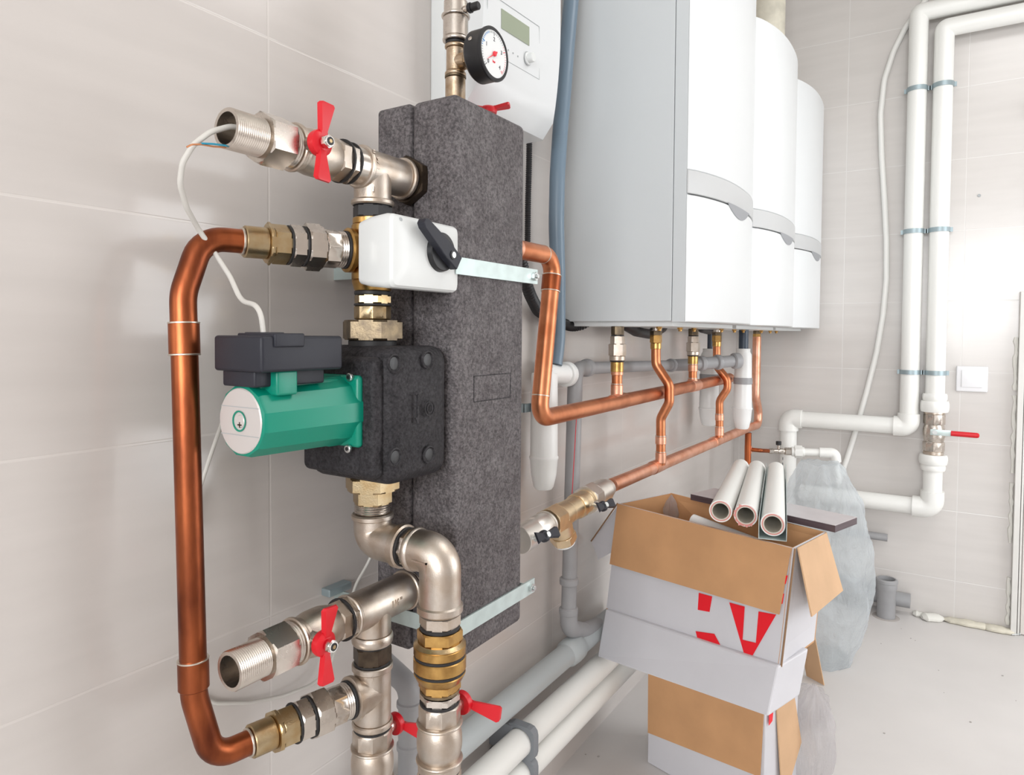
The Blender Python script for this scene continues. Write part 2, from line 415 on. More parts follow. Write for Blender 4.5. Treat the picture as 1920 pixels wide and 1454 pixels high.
# ------------------------------------------------------------------ the room
def struct(name, mb, m, parent=None):
    me_o = mb.build(name, m, parent, smooth=False)
    if parent is None:
        # keep object space = world space so the tile grid lines up
        o = me_o.location.copy(); me_o.data.transform(Matrix.Translation(o)); me_o.location = (0, 0, 0); ORG[me_o.name] = V((0, 0, 0)); me_o['kind'] = 'structure'
    return me_o
struct('floor', MB().box((-.1, FWY-.1, -.1), (RW+.1, D+.1, 0)), 'floor_tile')
struct('ceiling', MB().box((-.1, FWY-.1, CZ), (RW+.1, D+.1, CZ+.1)), 'paint_white')
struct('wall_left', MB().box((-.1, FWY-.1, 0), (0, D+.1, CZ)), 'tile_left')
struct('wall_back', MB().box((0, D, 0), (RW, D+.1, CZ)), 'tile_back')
wy0, wy1, wz0, wz1 = 1.75, 3.15, .3, 2.1
struct('wall_right', MB().box((RW, FWY, 0), (RW+.1, wy0, CZ)).box((RW, wy1, 0), (RW+.1, D, CZ)).box((RW, wy0, 0), (RW+.1, wy1, wz0)).box((RW, wy0, wz1), (RW+.1, wy1, CZ)), 'tile_right')
fx0, fx1 = .55, 2.35
struct('wall_front', MB().box((0, FWY-.1, 0), (fx0, FWY, CZ)).box((fx1, FWY-.1, 0), (RW, FWY, CZ)).box((fx0, FWY-.1, 0), (fx1, FWY, 1.0)).box((fx0, FWY-.1, 2.3), (fx1, FWY, CZ)), 'dark_paint')
def wframe(mb, a, b, u0, u1, z0, z1, ax):
    t = .05
    def bx(p, q, r, s_):
        if ax == 'x': mb.box((a, p, r), (b, q, s_))
        else: mb.box((p, a, r), (q, b, s_))
    bx(u0, u1, z0, z0+t); bx(u0, u1, z1-t, z1); bx(u0, u0+t, z0+t, z1-t); bx(u1-t, u1, z0+t, z1-t); m_ = (u0+u1)/2; bx(m_-t/2, m_+t/2, z0+t, z1-t)
    return mb
wn = struct('window_1', wframe(MB(), RW+.03, RW+.08, wy0, wy1, wz0, wz1, 'x'), 'boiler_white')
MB().box((RW+.05, wy0+.05, wz0+.05), (RW+.056, wy1-.05, wz1-.05)).build('pane', 'window_glass', wn, smooth=False)
wn = struct('added_window', wframe(MB(), FWY-.08, FWY-.03, fx0, fx1, 1.0, 2.3, 'y'), 'boiler_white')  # unseen window added around the fill lamp
MB().box((fx0+.05, FWY-.056, 1.05), (fx1-.05, FWY-.05, 2.25)).build('pane', 'window_glass', wn, smooth=False)
# door at the right end of the back wall: jamb strip from floor, in a broken reveal
jx = at(1903, 1000, y=D).x
struct('trim_1', MB().box((jx-.007, D-.03, 0), (jx+.012, D, 1.36), .002).box((jx+.016, D-.018, 0), (jx+.022, D, 1.33)), 'paint_white')
struct('door_1', MB().box((jx+.026, D-.012, .004), (jx+.80, D, 2.02)), 'door_paint')
struct('trim_2', MB().box((jx+.026, D-.03, 2.02), (jx+.86, D, 2.08)).box((jx+.80, D-.03, 0), (jx+.86, D, 2.02)), 'paint_white')
lp = thing('ceiling_light', (1.5, 1.7, CZ-.04), 'square flat white ceiling light panel above the camera', 'ceiling light')
MB().box((.93, 1.13, CZ-.04), (2.07, 2.27, CZ-.001), .01).build('frame', 'boiler_white', lp)
# ------------------------------------------------------------------ hydraulic separator column
cx0, cx1, cy0, cy1 = .093, .25, .80, .994
cz0, cz1 = .683, 1.531
xs_ = .163
col = thing('hydraulic_separator', ((cx0+cx1)/2, (cy0+cy1)/2, cz0), 'tall dark grey foam-insulated square column with two galvanised straps, behind the pump', 'hydraulic separator')
MB().box((xs_+.001, cy0, cz0), (cx1, cy1, cz1), .011).build('front_insulation_shell', 'epp_foam', col)
MB().box((cx0, cy0, cz0), (xs_-.001, cy1, cz1), .007).build('rear_insulation_shell', 'epp_foam', col)
MB().box((cx0+.01, cy0+.012, cz0+.01), (cx1-.01, cy1-.012, cz1-.01)).build('tank', 'black_plastic', col)
# recessed type plate outline on the front shell
a_ = at(888, 705, x=cx1); b_ = at(957, 741, x=cx1)
mb = MB(); t_ = .0012
for lo, hi in (((cx1-.001, a_.y, a_.z-t_), (cx1+.0006, b_.y, a_.z)), ((cx1-.001, a_.y, b_.z-.004), (cx1+.0006, b_.y, b_.z-.004+t_)), ((cx1-.001, a_.y, b_.z-.004), (cx1+.0006, a_.y+t_, a_.z)), ((cx1-.001, b_.y-t_, b_.z-.004), (cx1+.0006, b_.y, a_.z))):
    mb.box(lo, hi)
mb.build('plate_outline', 'epp_pump', col, smooth=False)
def strap(va, vb, ye, lab):
    zt, zb = at(872, va, x=cx1+.003).z, at(872, vb, x=cx1+.003).z
    yb_ = at(ye, 510, x=cx1+.003).y
    r = thing('mounting_strap', (cx1, cy0, zb), lab, 'mounting strap', 'straps round the insulated column')
    mb = MB(); mb.box((cx1+.0005, cy0-.003, zb), (cx1+.0035, yb_+.014, zt)); mb.box((.0, cy0-.0032, zb), (cx1+.003, cy0-.0005, zt)); mb.box((0, cy1+.001, zb), (cx1+.0005, cy1+.003, zt))
    mb.build('band', 'zinc', r, smooth=False)
    zc = (zt+zb)/2
    run(r, (cx1+.0035, yb_, zc), X, [('bolt', 'h', .006, .0075, 'zinc_screw'), ('bolt', 'c', .004, .004, 'zinc_screw')])
    return r
strap(484, 516, 1000, 'wide galvanised strap across the insulated column beside the grey actuator box')
strap(1160, 1190, 999, 'galvanised strap around the bottom of the insulated column')
# ------------------------------------------------------------------ air vent, tee and pressure gauge on the column
ax_, ay_ = .172, .9
def zv(v): return at(852, v, y=ay_).z
tp = thing('brass_tee', (ax_, ay_, cz1), 'worn brass tee and nipple standing on top of the insulated column', 'pipe tee')
run(tp, (ax_, ay_, cz1-.002), Z, [('collar', 'c', .004, .0205, 'tan_nickel'), ('lower_nipple', 'c', zv(146)-cz1-.004, .0165, 'tan_nickel'), ('gasket', 'c', .004, .0175, 'old_brass'),
    ('tee_body', 'b', .006, .0175, 'tan_nickel'), ('tee_body', 'c', zv(88)-zv(146)-.012, .0152, 'tan_nickel'), ('tee_body', 'b', .006, .0178, 'tan_nickel')])
gz = at(925, 106, x=.24).z
run(tp, (ax_, ay_, gz), X, [('branch', 'c', .024, .0135, 'tan_nickel'), ('branch', 'h', .008, .0145, 'tan_nickel')])
av = thing('automatic_air_vent', (ax_, ay_, zv(84)), 'nickel automatic air vent with a black side cap, above the pressure gauge', 'air vent')
run(av, (ax_, ay_, zv(86)), Z, [('seal', 'c', .005, .0165, 'dark_gasket'), ('body', 'b', .006, .0215, 'nickel'), ('body', 'c', zv(42)-zv(80), .0205, 'nickel'), ('body', 'b', .005, .0235, 'nickel'),
    ('cap_top', 'c', zv(16)-zv(38), .0195, 'nickel'), ('cap_top', 'n', .005, .0195, 'nickel', .012)])
zk = zv(24)
run(av, (ax_+.018, ay_, zk), X, [('stem', 'c', .008, .006, 'nickel'), ('vent_cap', 'c', .006, .008, 'black_plastic'), ('vent_cap', 'c', .014, .0065, 'black_plastic')])
gx = .2155; gyc = at(925, 104, x=.245).y
ga = thing('pressure_gauge', (gx, gyc, gz-.04), 'round black pressure gauge with white dial, beside the brass air vent', 'pressure gauge')
R_ = .0405
MB().rev((gx-.006, gyc, gz), X, [(0, R_*.62), (.004, R_*.92), (.008, R_), (.031, R_), (.033, R_*1.03), (.0365, R_*1.03), (.038, R_*.98), (.038, R_*.9), (.034, R_*.9)], n=48).build('case', 'black_plastic', ga)
MB().cyl((gx+.0285, gyc, gz), X, .0022, R_*.9, n=48).build('dial', 'dial_white', ga)
fx = gx+.0309
mb = MB(); mk = MB(); mr_ = MB()
for k in range(41):
    t = math.radians(225-270*k/40); r1 = R_*.84; r0 = R_*(.70 if k % 10 == 0 else .77)
    # seen from +x, dial right is +y
    dr = V((0, math.cos(t), math.sin(t))); dn = V((0, -math.sin(t), math.cos(t)))*.00025*(2 if k % 10 == 0 else 1)
    p0, p1 = V((fx, gyc, gz))+dr*r0, V((fx, gyc, gz))+dr*r1
    tgt = mk if 8 <= k <= 16 else (mr_ if 28 <= k <= 40 else mb)
    if tgt is mk: dn = dn*2
    tgt.prism([p0-dn, p0+dn, p1+dn, p1-dn], X*.0003)
mb.build('dial_mark', 'mark_dark', ga, smooth=False); mk.build('dial_mark', 'mark_blue', ga, smooth=False); mr_.build('dial_mark', 'mark_red', ga, smooth=False)
for k, tx in ((0, '0'), (10, '1'), (20, '2'), (30, '3'), (40, '4')):
    t = math.radians(225-270*k/40); text_mesh(tx, .009, 'numeral', 'mark_dark', ga, V((fx, gyc, gz))+V((0, math.cos(t), math.sin(t)))*R_*.56, Y, Z)
text_mesh('bar', .006, 'lettering', 'mark_red', ga, (fx, gyc, gz-.012), Y, Z)
t = math.radians(215); dr = V((0, math.cos(t), math.sin(t))); dn = V((0, -math.sin(t), math.cos(t)))
mb = MB(); c0 = V((fx+.0015, gyc, gz)); mb.prism([c0-dr*.008-dn*.0015, c0+dr*.028, c0-dr*.008+dn*.0015], X*.0005); mb.cyl((fx, gyc, gz), X, .003, .004)
mb.build('needle', 'mark_red', ga, smooth=False)
run(ga, (gx-.03, gyc, gz), X, [('connector', 'h', .01, .010, 'pale_brass'), ('connector', 'c', .02, .007, 'pale_brass')])
MB().cyl((gx+.012, gyc-R_*.93, gz+R_*.35), V((0, -1, .35)), .0012, .0035).build('relief_plug', 'nickel', ga)
# small valve whose red handle peeps over the column top
hv = thing('ball_valve', (.16, 1.035, 1.50), 'ball valve hidden behind the column top, only its red butterfly handle showing', 'ball valve')
run(hv, (.137, cy1, 1.503), Y, [('body', 'c', .015, .011, 'nickel'), ('body', 'h', .012, .017, 'nickel'), ('body', 'c', .03, .015, 'nickel'), ('body', 'h', .012, .017, 'nickel')])
def butterfly(root, hub, out, wing, L=.046, m='red_paint', w0=.0052, w1=.0125, hub_r=.0165, name='handle', asym=0):
    """butterfly handle: hub at the stem, two flaring blades along +-wing"""
    hub = V(hub); o = V(out).normalized(); w_ = V(wing).normalized(); s_ = o.cross(w_)
    mb = MB(); mb.rev(hub-o*.004, o, [(0, hub_r*.95), (.004, hub_r), (.009, hub_r*.96), (.012, hub_r*.72), (.0125, hub_r*.3)], n=24)
    for g in (1, -1):
        P = []
        for (t, hw, zo, th) in ((.004, w0*1.5, .003, .0085), (.014, w0, .0055, .0075), (L*.94, w1, .010, .006), (L, w1*.82, .0105, .0045)):
            c = hub+w_*g*t+o*zo; i0 = len(mb.v)
            mb.v += [c-s_*hw-o*th/2, c+s_*hw-o*th/2, c+s_*hw*.8+o*th/2, c-s_*hw*.8+o*th/2]; P.append(list(range(i0, i0+4)))
        for A, B in zip(P, P[1:]): mb.bridge(A, B)
        mb.cap(P[0], True); mb.cap(P[-1])
    h = mb.build(name, m, root, angle=40)
    return h
def screwcap(root, p, o, r=.0085):
    run(root, V(p), o, [('handle_nut', 'h', .0065, r, 'chrome'), ('handle_nut', 'c', .002, r*.82, 'chrome'), ('cap_plug', 'c', .0006, r*.58, 'black_plastic'), ('cap_mark', 'c', .0004, r*.28, 'pale_brass')])
hz = at(897, 186, x=.16)
hz.y = 1.045; hz = at(898, 190, y=1.045)
butterfly(hv, (.137, 1.045, hz.z-.022), Z, V((.9, .44, 0)), L=.040)
run(hv, (.137, 1.045, 1.515), Z, [('stem', 'c', hz.z-.022-1.515, .006, 'nickel')])
# ------------------------------------------------------------------ upper branch line towards the camera
X0, Y0 = .165, .717
ZU = 1.411; ZL = .785
def yu(u, x=X0, v=400): return at(u, v, x=x).y
t1 = thing('pipe_tee', (X0, Y0, ZU-.03), 'nickel-plated tee screwed to the top of the insulated column', 'pipe tee', 'nickel tees of the pump assembly')
run(t1, (X0, .8005, ZU), -Y, [('hex_bushing', 'h', .015, .0375, 'dark_hex'), ('seal', 'c', .003, .029, 'dark_gasket'), ('body', 'b', .008, .0312, 'nickel_cast'), ('body', 'c', .8005-.026-.007-yu(672), .0272, 'nickel_cast'), ('body', 'b', .007, .0305, 'nickel_cast')])
MB().cyl((X0, Y0, ZU), -Z, ZU-at(697, 384, x=X0).z-.004, .0262).rev((X0, Y0, at(697, 384, x=X0).z), Z, [(-.002, .0285), (0, .0302), (.004, .0302), (.006, .0285), (.0065, .02)]).build('branch', 'nickel_cast', t1)
text_mesh('1¼"', .017, 'embossed_size', 'nickel_cast', t1, (X0+.0262, Y0-.020, ZU+.006), Z, -Y, .0014)
text_mesh('1¼"', .013, 'embossed_size', 'nickel_cast', t1, (X0+.019, Y0-.017, at(697, 362, x=X0).z), Y+X*-.75, Z, .0008)
def front_valve(Zc, lab, hubpx, first):
    v = thing('ball_valve', (X0, .56, Zc-.03), lab, 'ball valve', 'red-handled ball valves of the pump assembly')
    e0 = yu(424, v=250); b0 = yu(548); b1 = yu(640)
    segs = [('threaded_tail', 'to', yu(486)-e0, .0235, 'nickel', .0185), ('union_nut', 'h', yu(533)-yu(486), .0325, 'nickel'), ('thread_ring', 't', yu(546)-yu(533), .0272, 'nickel'),
            ('body', 'b', .007, .0308, 'nickel_cast'), ('body', 'c', .006, .0278, 'nickel_cast'), ('body', 's', .052, .0302, 'nickel_cast'), ('body', 'h', .016, .0292, 'nickel_cast'),
            ('seal', 'c', .003, .0295, 'dark_gasket'), ('locknut', 'h', .011, .0295, 'nickel'), ('seal', 'c', .003, .0285, 'dark_gasket')]
    end, _ = run(v, (X0, e0, Zc), Y, segs)
    hy = at(*hubpx, x=X0+.046).y; hz_ = at(*hubpx, x=X0+.046).z
    run(v, (X0+.02, hy, hz_), X, [('stem', 'c', .018, .011, 'nickel')])
    butterfly(v, (X0+.042, hy, hz_), X, V((0, .07, 1)), L=.0475)
    screwcap(v, (X0+.053, hy, hz_), X)
    return v, end
va, ea = front_valve(ZU, 'upper open-ended ball valve with upright red butterfly handle and a cable inside', (603, 268), True)
MB().cyl(ea, Y, max(.002, yu(676)-ea.y+.004), .0262).build('nipple', 'nickel', va)
# ------------------------------------------------------------------ mixing valve with actuator
def zm(v, u=697): return at(u, v, x=X0).z
mv = thing('mixing_valve', (X0, Y0, zm(600)), 'brass three-way mixing valve half hidden behind the light grey actuator box', 'mixing valve')
run(mv, (X0, Y0, zm(385)+.001), -Z, [('upper_nipple', 'c', .003, .0275, 'dark_gasket'), ('upper_nipple', 'h', zm(387)-zm(412)-.002, .0285, 'dark_gasket'),
    ('body', 'c', zm(412)-zm(425), .028, 'brass'), ('body', 'c', zm(425)-zm(528), .0295, 'brass'), ('body', 'n', zm(528)-zm(548), .0295, 'brass', .026),
    ('o_ring', 'c', zm(548)-zm(556), .0258, 'dark_gasket'), ('lower_nipple', 'h', zm(556)-zm(572), .0265, 'pale_brass'), ('o_ring', 'c', .003, .0262, 'dark_gasket'), ('lower_nipple', 'o', zm(575)-zm(601), .0262, 'pale_brass')])
zs = zm(472, 690)
ud = V((-.38, -1, 0)).normalized()
MB().cyl((X0, Y0, zs), ud, .036, .0255).rev(V((X0, Y0, zs))+ud*.030, ud, [(0, .027), (.003, .031), (.009, .031), (.011, .028)]).build('side_port', 'brass', mv)
am = thing('valve_actuator', (.21, .73, at(740, 540, x=.248).z), 'light grey mixing valve actuator box with black pointer knob', 'valve actuator')
azt, azb = at(740, 398, x=.248).z, at(740, 540, x=.248).z
axb, axf, ayn, ayf = .184, .248, .665, yu(862, .248, 470)
mb = MB()
def arr(x, in_y, in_zt, in_zb, r=.008):
    i0 = len(mb.v); lo_y, hi_y, lo_z, hi_z = ayn+in_y, ayf-in_y, azb+in_zb, azt-in_zt
    for qy, qz, st in ((1, 1, 0), (-1, 1, 1), (-1, -1, 2), (1, -1, 3)):
        for k in range(6):
            t = math.pi/2*(st+k/5); mb.v.append(V((x, (lo_y if qy < 0 else hi_y)-qy*r+math.cos(t)*r, (lo_z if qz < 0 else hi_z)-qz*r+math.sin(t)*r)))
    # lid is domed: top edge drops towards the right as in the casing
    return list(range(i0, i0+24))
rows = [arr(axb, .006, .006, .007), arr(axb+.02, .002, .002, .003), arr(axf-.012, 0, 0, 0), arr(axf-.004, .001, .001, .001), arr(axf, .004, .004, .004), arr(axf+.003, .012, .012, .016), arr(axf+.0045, .03, .03, .03)]
for A, B in zip(rows, rows[1:]): mb.bridge(A, B)
mb.cap(rows[0], True); mb.cap(rows[-1]); mb.build('housing', 'casing_white', am, angle=24)
kc = at(826, 473, x=axf+.006)
MB().cyl((axf+.002, kc.y, kc.z), X, .010, .0285, .027, n=40).build('knob', 'black_plastic', am)
ke = at(796, 413, x=axf+.022); kd = V((0, ke.y-kc.y, ke.z-kc.z)); ks = kd.normalized().cross(X)
p0 = V((axf+.010, kc.y, kc.z)); kp = MB()
tip = p0+kd*1.0; tail = p0-kd*.42
kp.prism([tail-ks*.011, tail+ks*.011, p0+ks*.012, tip+ks*.0075+kd*-.1, tip+ks*.004, tip-ks*.004, tip-ks*.0075+kd*-.1, p0-ks*.012], X*.013)
kp.build('pointer_lever', 'grey_plastic', am, smooth=False, bevel=.0015)
sc = p0-kd*.12+X*.013
run(am, sc, X, [('knob_screw', 'c', .0012, .0065, 'black_plastic'), ('knob_screw', 'c', .0012, .0045, 'zinc_screw')])
for (u, v) in ((748, 407), (853, 527)):
    q = at(u, v, x=axf+.001); MB().cyl((axf-.006, q.y+(.003 if u < 800 else -.003), q.z-(.003 if v < 450 else -.004)), X, .0085, .0028).build('corner_screw', 'line_grey', am)
# unions from the mixing valve to the copper loop
un = thing('pipe_union', V((X0, Y0, zs))+ud*.05-Z*.03, 'nickel and brass union joining the copper loop to the mixing valve', 'pipe union', 'unions of the copper loop')
def union(root, p, d, tot):
    k = tot/.150
    return run(root, p, d, [('o_ring', 'c', .004, .0265, 'dark_gasket'), ('thread', 't', .010*k, .0252, 'nickel'), ('body', 'o', .022*k, .0265, 'nickel'), ('seal', 'c', .002, .025, 'dark_gasket'),
        ('union_nut', 'h', .024*k, .0325, 'nickel'), ('locknut', 'c', .003*k, .027, 'dark_gasket'), ('union_nut', 'h', .018*k, .0282, 'nickel'), ('o_ring', 'c', .003, .0262, 'dark_gasket'),
        ('adapter', 'h', .022*k, .0265, 'pale_brass'), ('adapter', 'h', .006*k, .0285, 'pale_brass'), ('adapter', 'c', .030*k, .0205, 'pale_brass')])[0]
loop_top_a = V((.106, .5647, zs))
p_u = V((X0, Y0, zs))+ud*.040
# end of the union where the copper begins
ends = V((X0, Y0, zs))+ud*.178
end1 = union(un, p_u, ud, .143)
# ------------------------------------------------------------------ pump
pm = thing('circulation_pump', (X0, Y0, .974), 'green circulation pump with dark grey terminal box and black moulded housing', 'pump')
pz0, pz1 = zm(893), zm(648)
mb = MB(); mb.box((.080, .668, pz0), (.243, .797, pz1), .022)
for q in mb.v:                               # slightly domed front face
    if q.x > .235: q.x += .009*(1-((q.y-.7325)/.065)**2)*(1-((q.z-(pz0+pz1)/2)/.095)**2)
mb.build('insulation_cover', 'epp_pump', pm)
MB().box((.090, .652, pz0+.012), (.232, .672, pz1-.014), .012).build('inner_cover', 'epp_pump', pm)
for (u, v) in ((740, 682), (803, 675), (742, 858), (806, 853)):
    q = at(u, v, x=.2485)
    MB().rev((.2445, q.y, q.z), X, [(0, .0115), (.0022, .0132), (.0042, .0128), (.0048, .0108), (.0026, .0092), (.0022, .0005)], n=28, caps=(False, True)).build('bolt_recess', 'epp_pump', pm)
    MB().rev((.2462, q.y, q.z), X, [(0, .0085), (.0012, .0085), (.0014, .0075)], n=20).build('hole_shade_disc', 'black_plastic', pm)  # black disc paints the dark of a bolt hole that is not cut
q = at(806, 766, x=.2505); mb = MB()
for rr in (.011, .0065): mb.rev((.2492, q.y, q.z), X, [(0, rr), (.0016, rr), (.0016, rr-.0016), (0, rr-.0016)], n=28, caps=(False, False))
mb.build('embossed_ring', 'epp_pump', pm)
q = at(784, 764, x=.2515); mb = MB(); mb.box((.2495, q.y-.0014, q.z-.018), (.2518, q.y+.0014, q.z+.018))
mb.prism([V((.2495, q.y-.005, q.z-.014)), V((.2495, q.y+.005, q.z-.014)), V((.2495, q.y, q.z-.024))], X*.0022); mb.box((.2495, q.y-.005, q.z+.017), (.2518, q.y+.001, q.z+.020))
mb.build('embossed_arrow', 'epp_pump', pm, smooth=False)
zmo = at(450, 790, x=X0).z
mb = MB(); mb.rev((X0, .500, zmo), Y, [(0, .0395), (.0015, .0425), (.006, .0440), (.118, .0462), (.124, .0475), (.148, .048), (.156, .048)], n=12, ph=math.pi/12)
mot = mb.build('motor_housing', 'pump_green', pm, angle=20)
MB().box((X0-.046, .643, zmo-.048), (X0+.046, .655, zmo+.048), .008).build('motor_flange', 'pump_green', pm)
MB().rev((X0, .4985, zmo), Y, [(0, .0375), (.0012, .0388), (.003, .0388)], n=48).build('end_plate', 'plate_silver', pm)
MB().rev((X0, .4975, zmo), Y, [(0, .0125), (0, .0105), (.006, .0105), (.0061, .0005)], n=32, caps=(False, False)).build('plate_hole', 'pump_green', pm)
run(pm, (X0+.002, .4972, zmo), Y, [('vent_screw', 'c', .006, .0078, 'plate_silver')])
MB().box((X0-.002, .4968, zmo-.005), (X0+.0055, .4974, zmo-.0035)).box((X0+.001, .4968, zmo-.0075), (X0+.0025, .4974, zmo-.001)).build('screw_slot', 'dark_hex', pm, smooth=False)
mb = MB()
for dz in (.0165, -.0165): mb.box((X0-.0345, .4979, zmo+dz-.0004), (X0+.0345, .4986, zmo+dz+.0004))
mb.build('plate_line', 'line_grey', pm, smooth=False)
for (u, v) in ((655, 708), (652, 842)):
    q = at(u, v, y=.640); run(pm, (q.x, .643, q.z), -Y, [('flange_bolt', 'c', .005, .0055, 'zinc_screw'), ('flange_bolt', 'c', .0006, .0025, 'black_plastic')])
tz1 = at(492, 630, x=.216).z; tz0 = at(492, 700, x=.216).z
MB().box((.128, .490, tz0), (.216, .612, tz1), .004).build('terminal_box', 'grey_plastic', pm)
MB().box((.136, .496, tz0-.018), (.196, .600, tz0+.002), .003).build('terminal_base', 'grey_plastic', pm)
q0, q1 = at(515, 640, x=.218).y, at(571, 640, x=.218).y
MB().box((.150, q0, tz1-.013), (.219, q1, tz1+.003), .002).build('clip', 'grey_plastic', pm)
MB().box((.160, .508, tz1-.002), (.195, .540, tz1+.004), .002).build('cable_entry', 'grey_plastic', pm)
MB().box((X0-.02, yu(516, .205), zmo+.030), (.207, yu(556, .205), tz0+.001), .003).build('box_bracket', 'pump_green', pm)
MB().box((X0-.02, .512, zmo+.036), (.185, .635, tz0-.014), .003).build('box_bracket', 'pump_green', pm)
pn = thing('pump_nut', (X0, Y0, zm(637)), 'large dull brass hexagon nut above the green pump', 'hexagon nut', 'nuts at the pump ports')
run(pn, (X0, Y0, zm(601)), -Z, [('nut', 'h', zm(601)-zm(638), .0435, 'old_brass'), ('washer', 'c', zm(638)-pz1+.002, .034, 'dark_gasket')])
pn = thing('pump_nut', (X0, Y0, zm(945)), 'pale brass hexagon nut with worn stamping below the green pump', 'hexagon nut', 'nuts at the pump ports')
run(pn, (X0, Y0, pz0+.001), -Z, [('nut', 'h', pz0-zm(920), .0395, 'pale_brass'), ('tail_piece', 'h', zm(920)-zm(945), .0285, 'pale_brass'), ('thread', 't', zm(945)-zm(962), .0262, 'nickel')])
# ------------------------------------------------------------------ elbows below the pump
ZE = zm(1012)
XE = .2895
e1 = thing('pipe_elbow', (X0, Y0, ZE-.03), 'nickel elbow under the pump turning out from the wall', 'pipe elbow', 'nickel elbows of the pump assembly')
MB().tube([(X0, Y0, zm(964)), (X0, Y0, ZE), (X0+.062, Y0, ZE)], .0268, bend=.026, n=32).build('body', 'nickel_cast', e1)
MB().rev((X0, Y0, zm(962)), -Z, [(0, .028), (.002, .030), (.007, .030), (.009, .027)]).build('collar', 'nickel_cast', e1)
MB().rev((X0+.050, Y0, ZE), X, [(0, .027), (.002, .0305), (.012, .0305), (.014, .028)]).build('collar', 'nickel_cast', e1)
e2 = thing('pipe_elbow', (XE, Y0, .81), 'large nickel elbow turning down in front of the column, above the brass check valve', 'pipe elbow', 'nickel elbows of the pump assembly')
run(e2, (X0+.064, Y0, ZE), X, [('seal', 'c', .003, .0275, 'dark_gasket'), ('nipple', 'o', .010, .0262, 'nickel'), ('collar', 'b', .010, .0305, 'nickel_cast')])
zel = at(825, 1135, y=Y0).z
MB().tube([(X0+.078, Y0, ZE), (XE, Y0, ZE), (XE, Y0, zel-.004)], .0283, bend=.030, n=36, seg=12).build('body', 'nickel_cast', e2)
MB().rev((XE, Y0, zel), -Z, [(-.003, .028), (-.001, .0312), (.007, .0312), (.010, .0285)]).build('collar', 'nickel_cast', e2)
mb = MB(); q = V((XE-.004, Y0-.0285, ZE-.006)); mb.box(q+V((-.022, -.0008, 0)), q+V((.004, .003, .002))); mb.box(q+V((.002, -.0008, -.022)), q+V((.004, .003, .002))); mb.build('cast_ridge', 'nickel_cast', e2, smooth=False)
def zr(v): return at(826, v, y=Y0).z
ck = thing('check_valve', (XE, Y0, zr(1305)), 'yellow brass check valve with two black rings below the large elbow', 'check valve')
run(ck, (XE, Y0, zel-.008), -Z, [('seal', 'c', .003, .0285, 'dark_gasket'), ('nipple', 'h', zel-.011-zr(1172), .0285, 'nickel_cast'), ('gasket', 'c', .005, .027, 'dark_gasket'),
    ('hex_collar', 'h', zr(1174)-zr(1196), .0315, 'brass'), ('body', 'n', .005, .031, 'pale_brass', .0355), ('body', 'c', .012, .0355, 'brass'), ('ring', 'c', .004, .0348, 'dark_gasket'),
    ('body', 'c', .017, .0358, 'brass'), ('ring', 'c', .004, .0348, 'dark_gasket'), ('body', 'n', .012, .0352, 'brass', .0305), ('hex_collar', 'h', .012, .0292, 'brass'), ('hex_collar', 'c', .004, .027, 'old_brass')])
bz = zr(1300)
def down_valve(x, y, ztop, lab, hub, hl, r=.0292):
    v = thing('ball_valve', (x, y, ztop-.16), lab, 'ball valve', 'red-handled ball valves of the pump assembly')
    run(v, (x, y, ztop), -Z, [('locknut', 'h', .010, r*.95, 'nickel'), ('seal', 'c', .0035, r*.93, 'dark_gasket'), ('body', 'o', .024, r*.99, 'nickel_cast'), ('body', 'b', .005, r*1.08, 'nickel_cast'), ('body', 's', .045, r*1.06, 'nickel_cast'),
        ('body', 'b', .005, r*1.10, 'nickel_cast'), ('body', 'c', .012, r, 'nickel_cast'), ('seal', 'c', .003, r*.96, 'dark_gasket'), ('tail_nut', 'o', .026, r*1.05, 'nickel_cast'), ('seal', 'c', .004, r*.9, 'dark_gasket'), ('tail_pipe', 'c', .30, r*.86, 'nickel')])
    h = V(hub)
    run(v, (h.x-.002, y+.022, h.z), Y, [('stem', 'c', h.y-y-.022, .0095, 'nickel')])
    butterfly(v, h, Y, V((1, .12, -.14)), L=hl)
    return v
h_ = at(872, 1316, y=Y0+.055)
down_valve(XE, Y0, bz, 'nickel ball valve under the brass check valve, red handle pointing right', (XE, Y0+.050, h_.z), .056)
# ------------------------------------------------------------------ lower branch line
t2 = thing('pipe_tee', (X0, Y0, zm(1205)), 'nickel tee at the foot of the column, behind the large elbow', 'pipe tee', 'nickel tees of the pump assembly')
run(t2, (X0, cy0, ZL), -Y, [('thread', 't', max(.004, cy0-yu(778)), .026, 'nickel'), ('seal', 'c', .004, .0275, 'dark_gasket'), ('body', 'b', .008, .0308, 'nickel_cast'), ('body', 'c', yu(778)-.012-yu(668), .0278, 'nickel_cast'), ('body', 'b', .006, .0302, 'nickel_cast')])
run(t2, (X0, Y0, ZL), -Z, [('branch', 'c', ZL-zm(1187), .0268, 'nickel_cast'), ('branch', 'b', zm(1187)-zm(1205), .0302, 'nickel_cast')])
text_mesh('1¼"', .014, 'embossed_size', 'nickel_cast', t2, (X0+.0275, Y0+.022, ZL+.002), Y, Z, .0008)
vb, eb = front_valve(ZL, 'lower open-ended ball valve with upright red butterfly handle', (610, 1208), False)
MB().cyl(eb, Y, max(.002, yu(676)-eb.y+.004), .0262).build('nipple', 'nickel', vb)
t3 = thing('pipe_tee', (X0, Y0, zm(1348)), 'nickel tee where the lower end of the copper loop joins the pipe stack', 'pipe tee', 'nickel tees of the pump assembly')
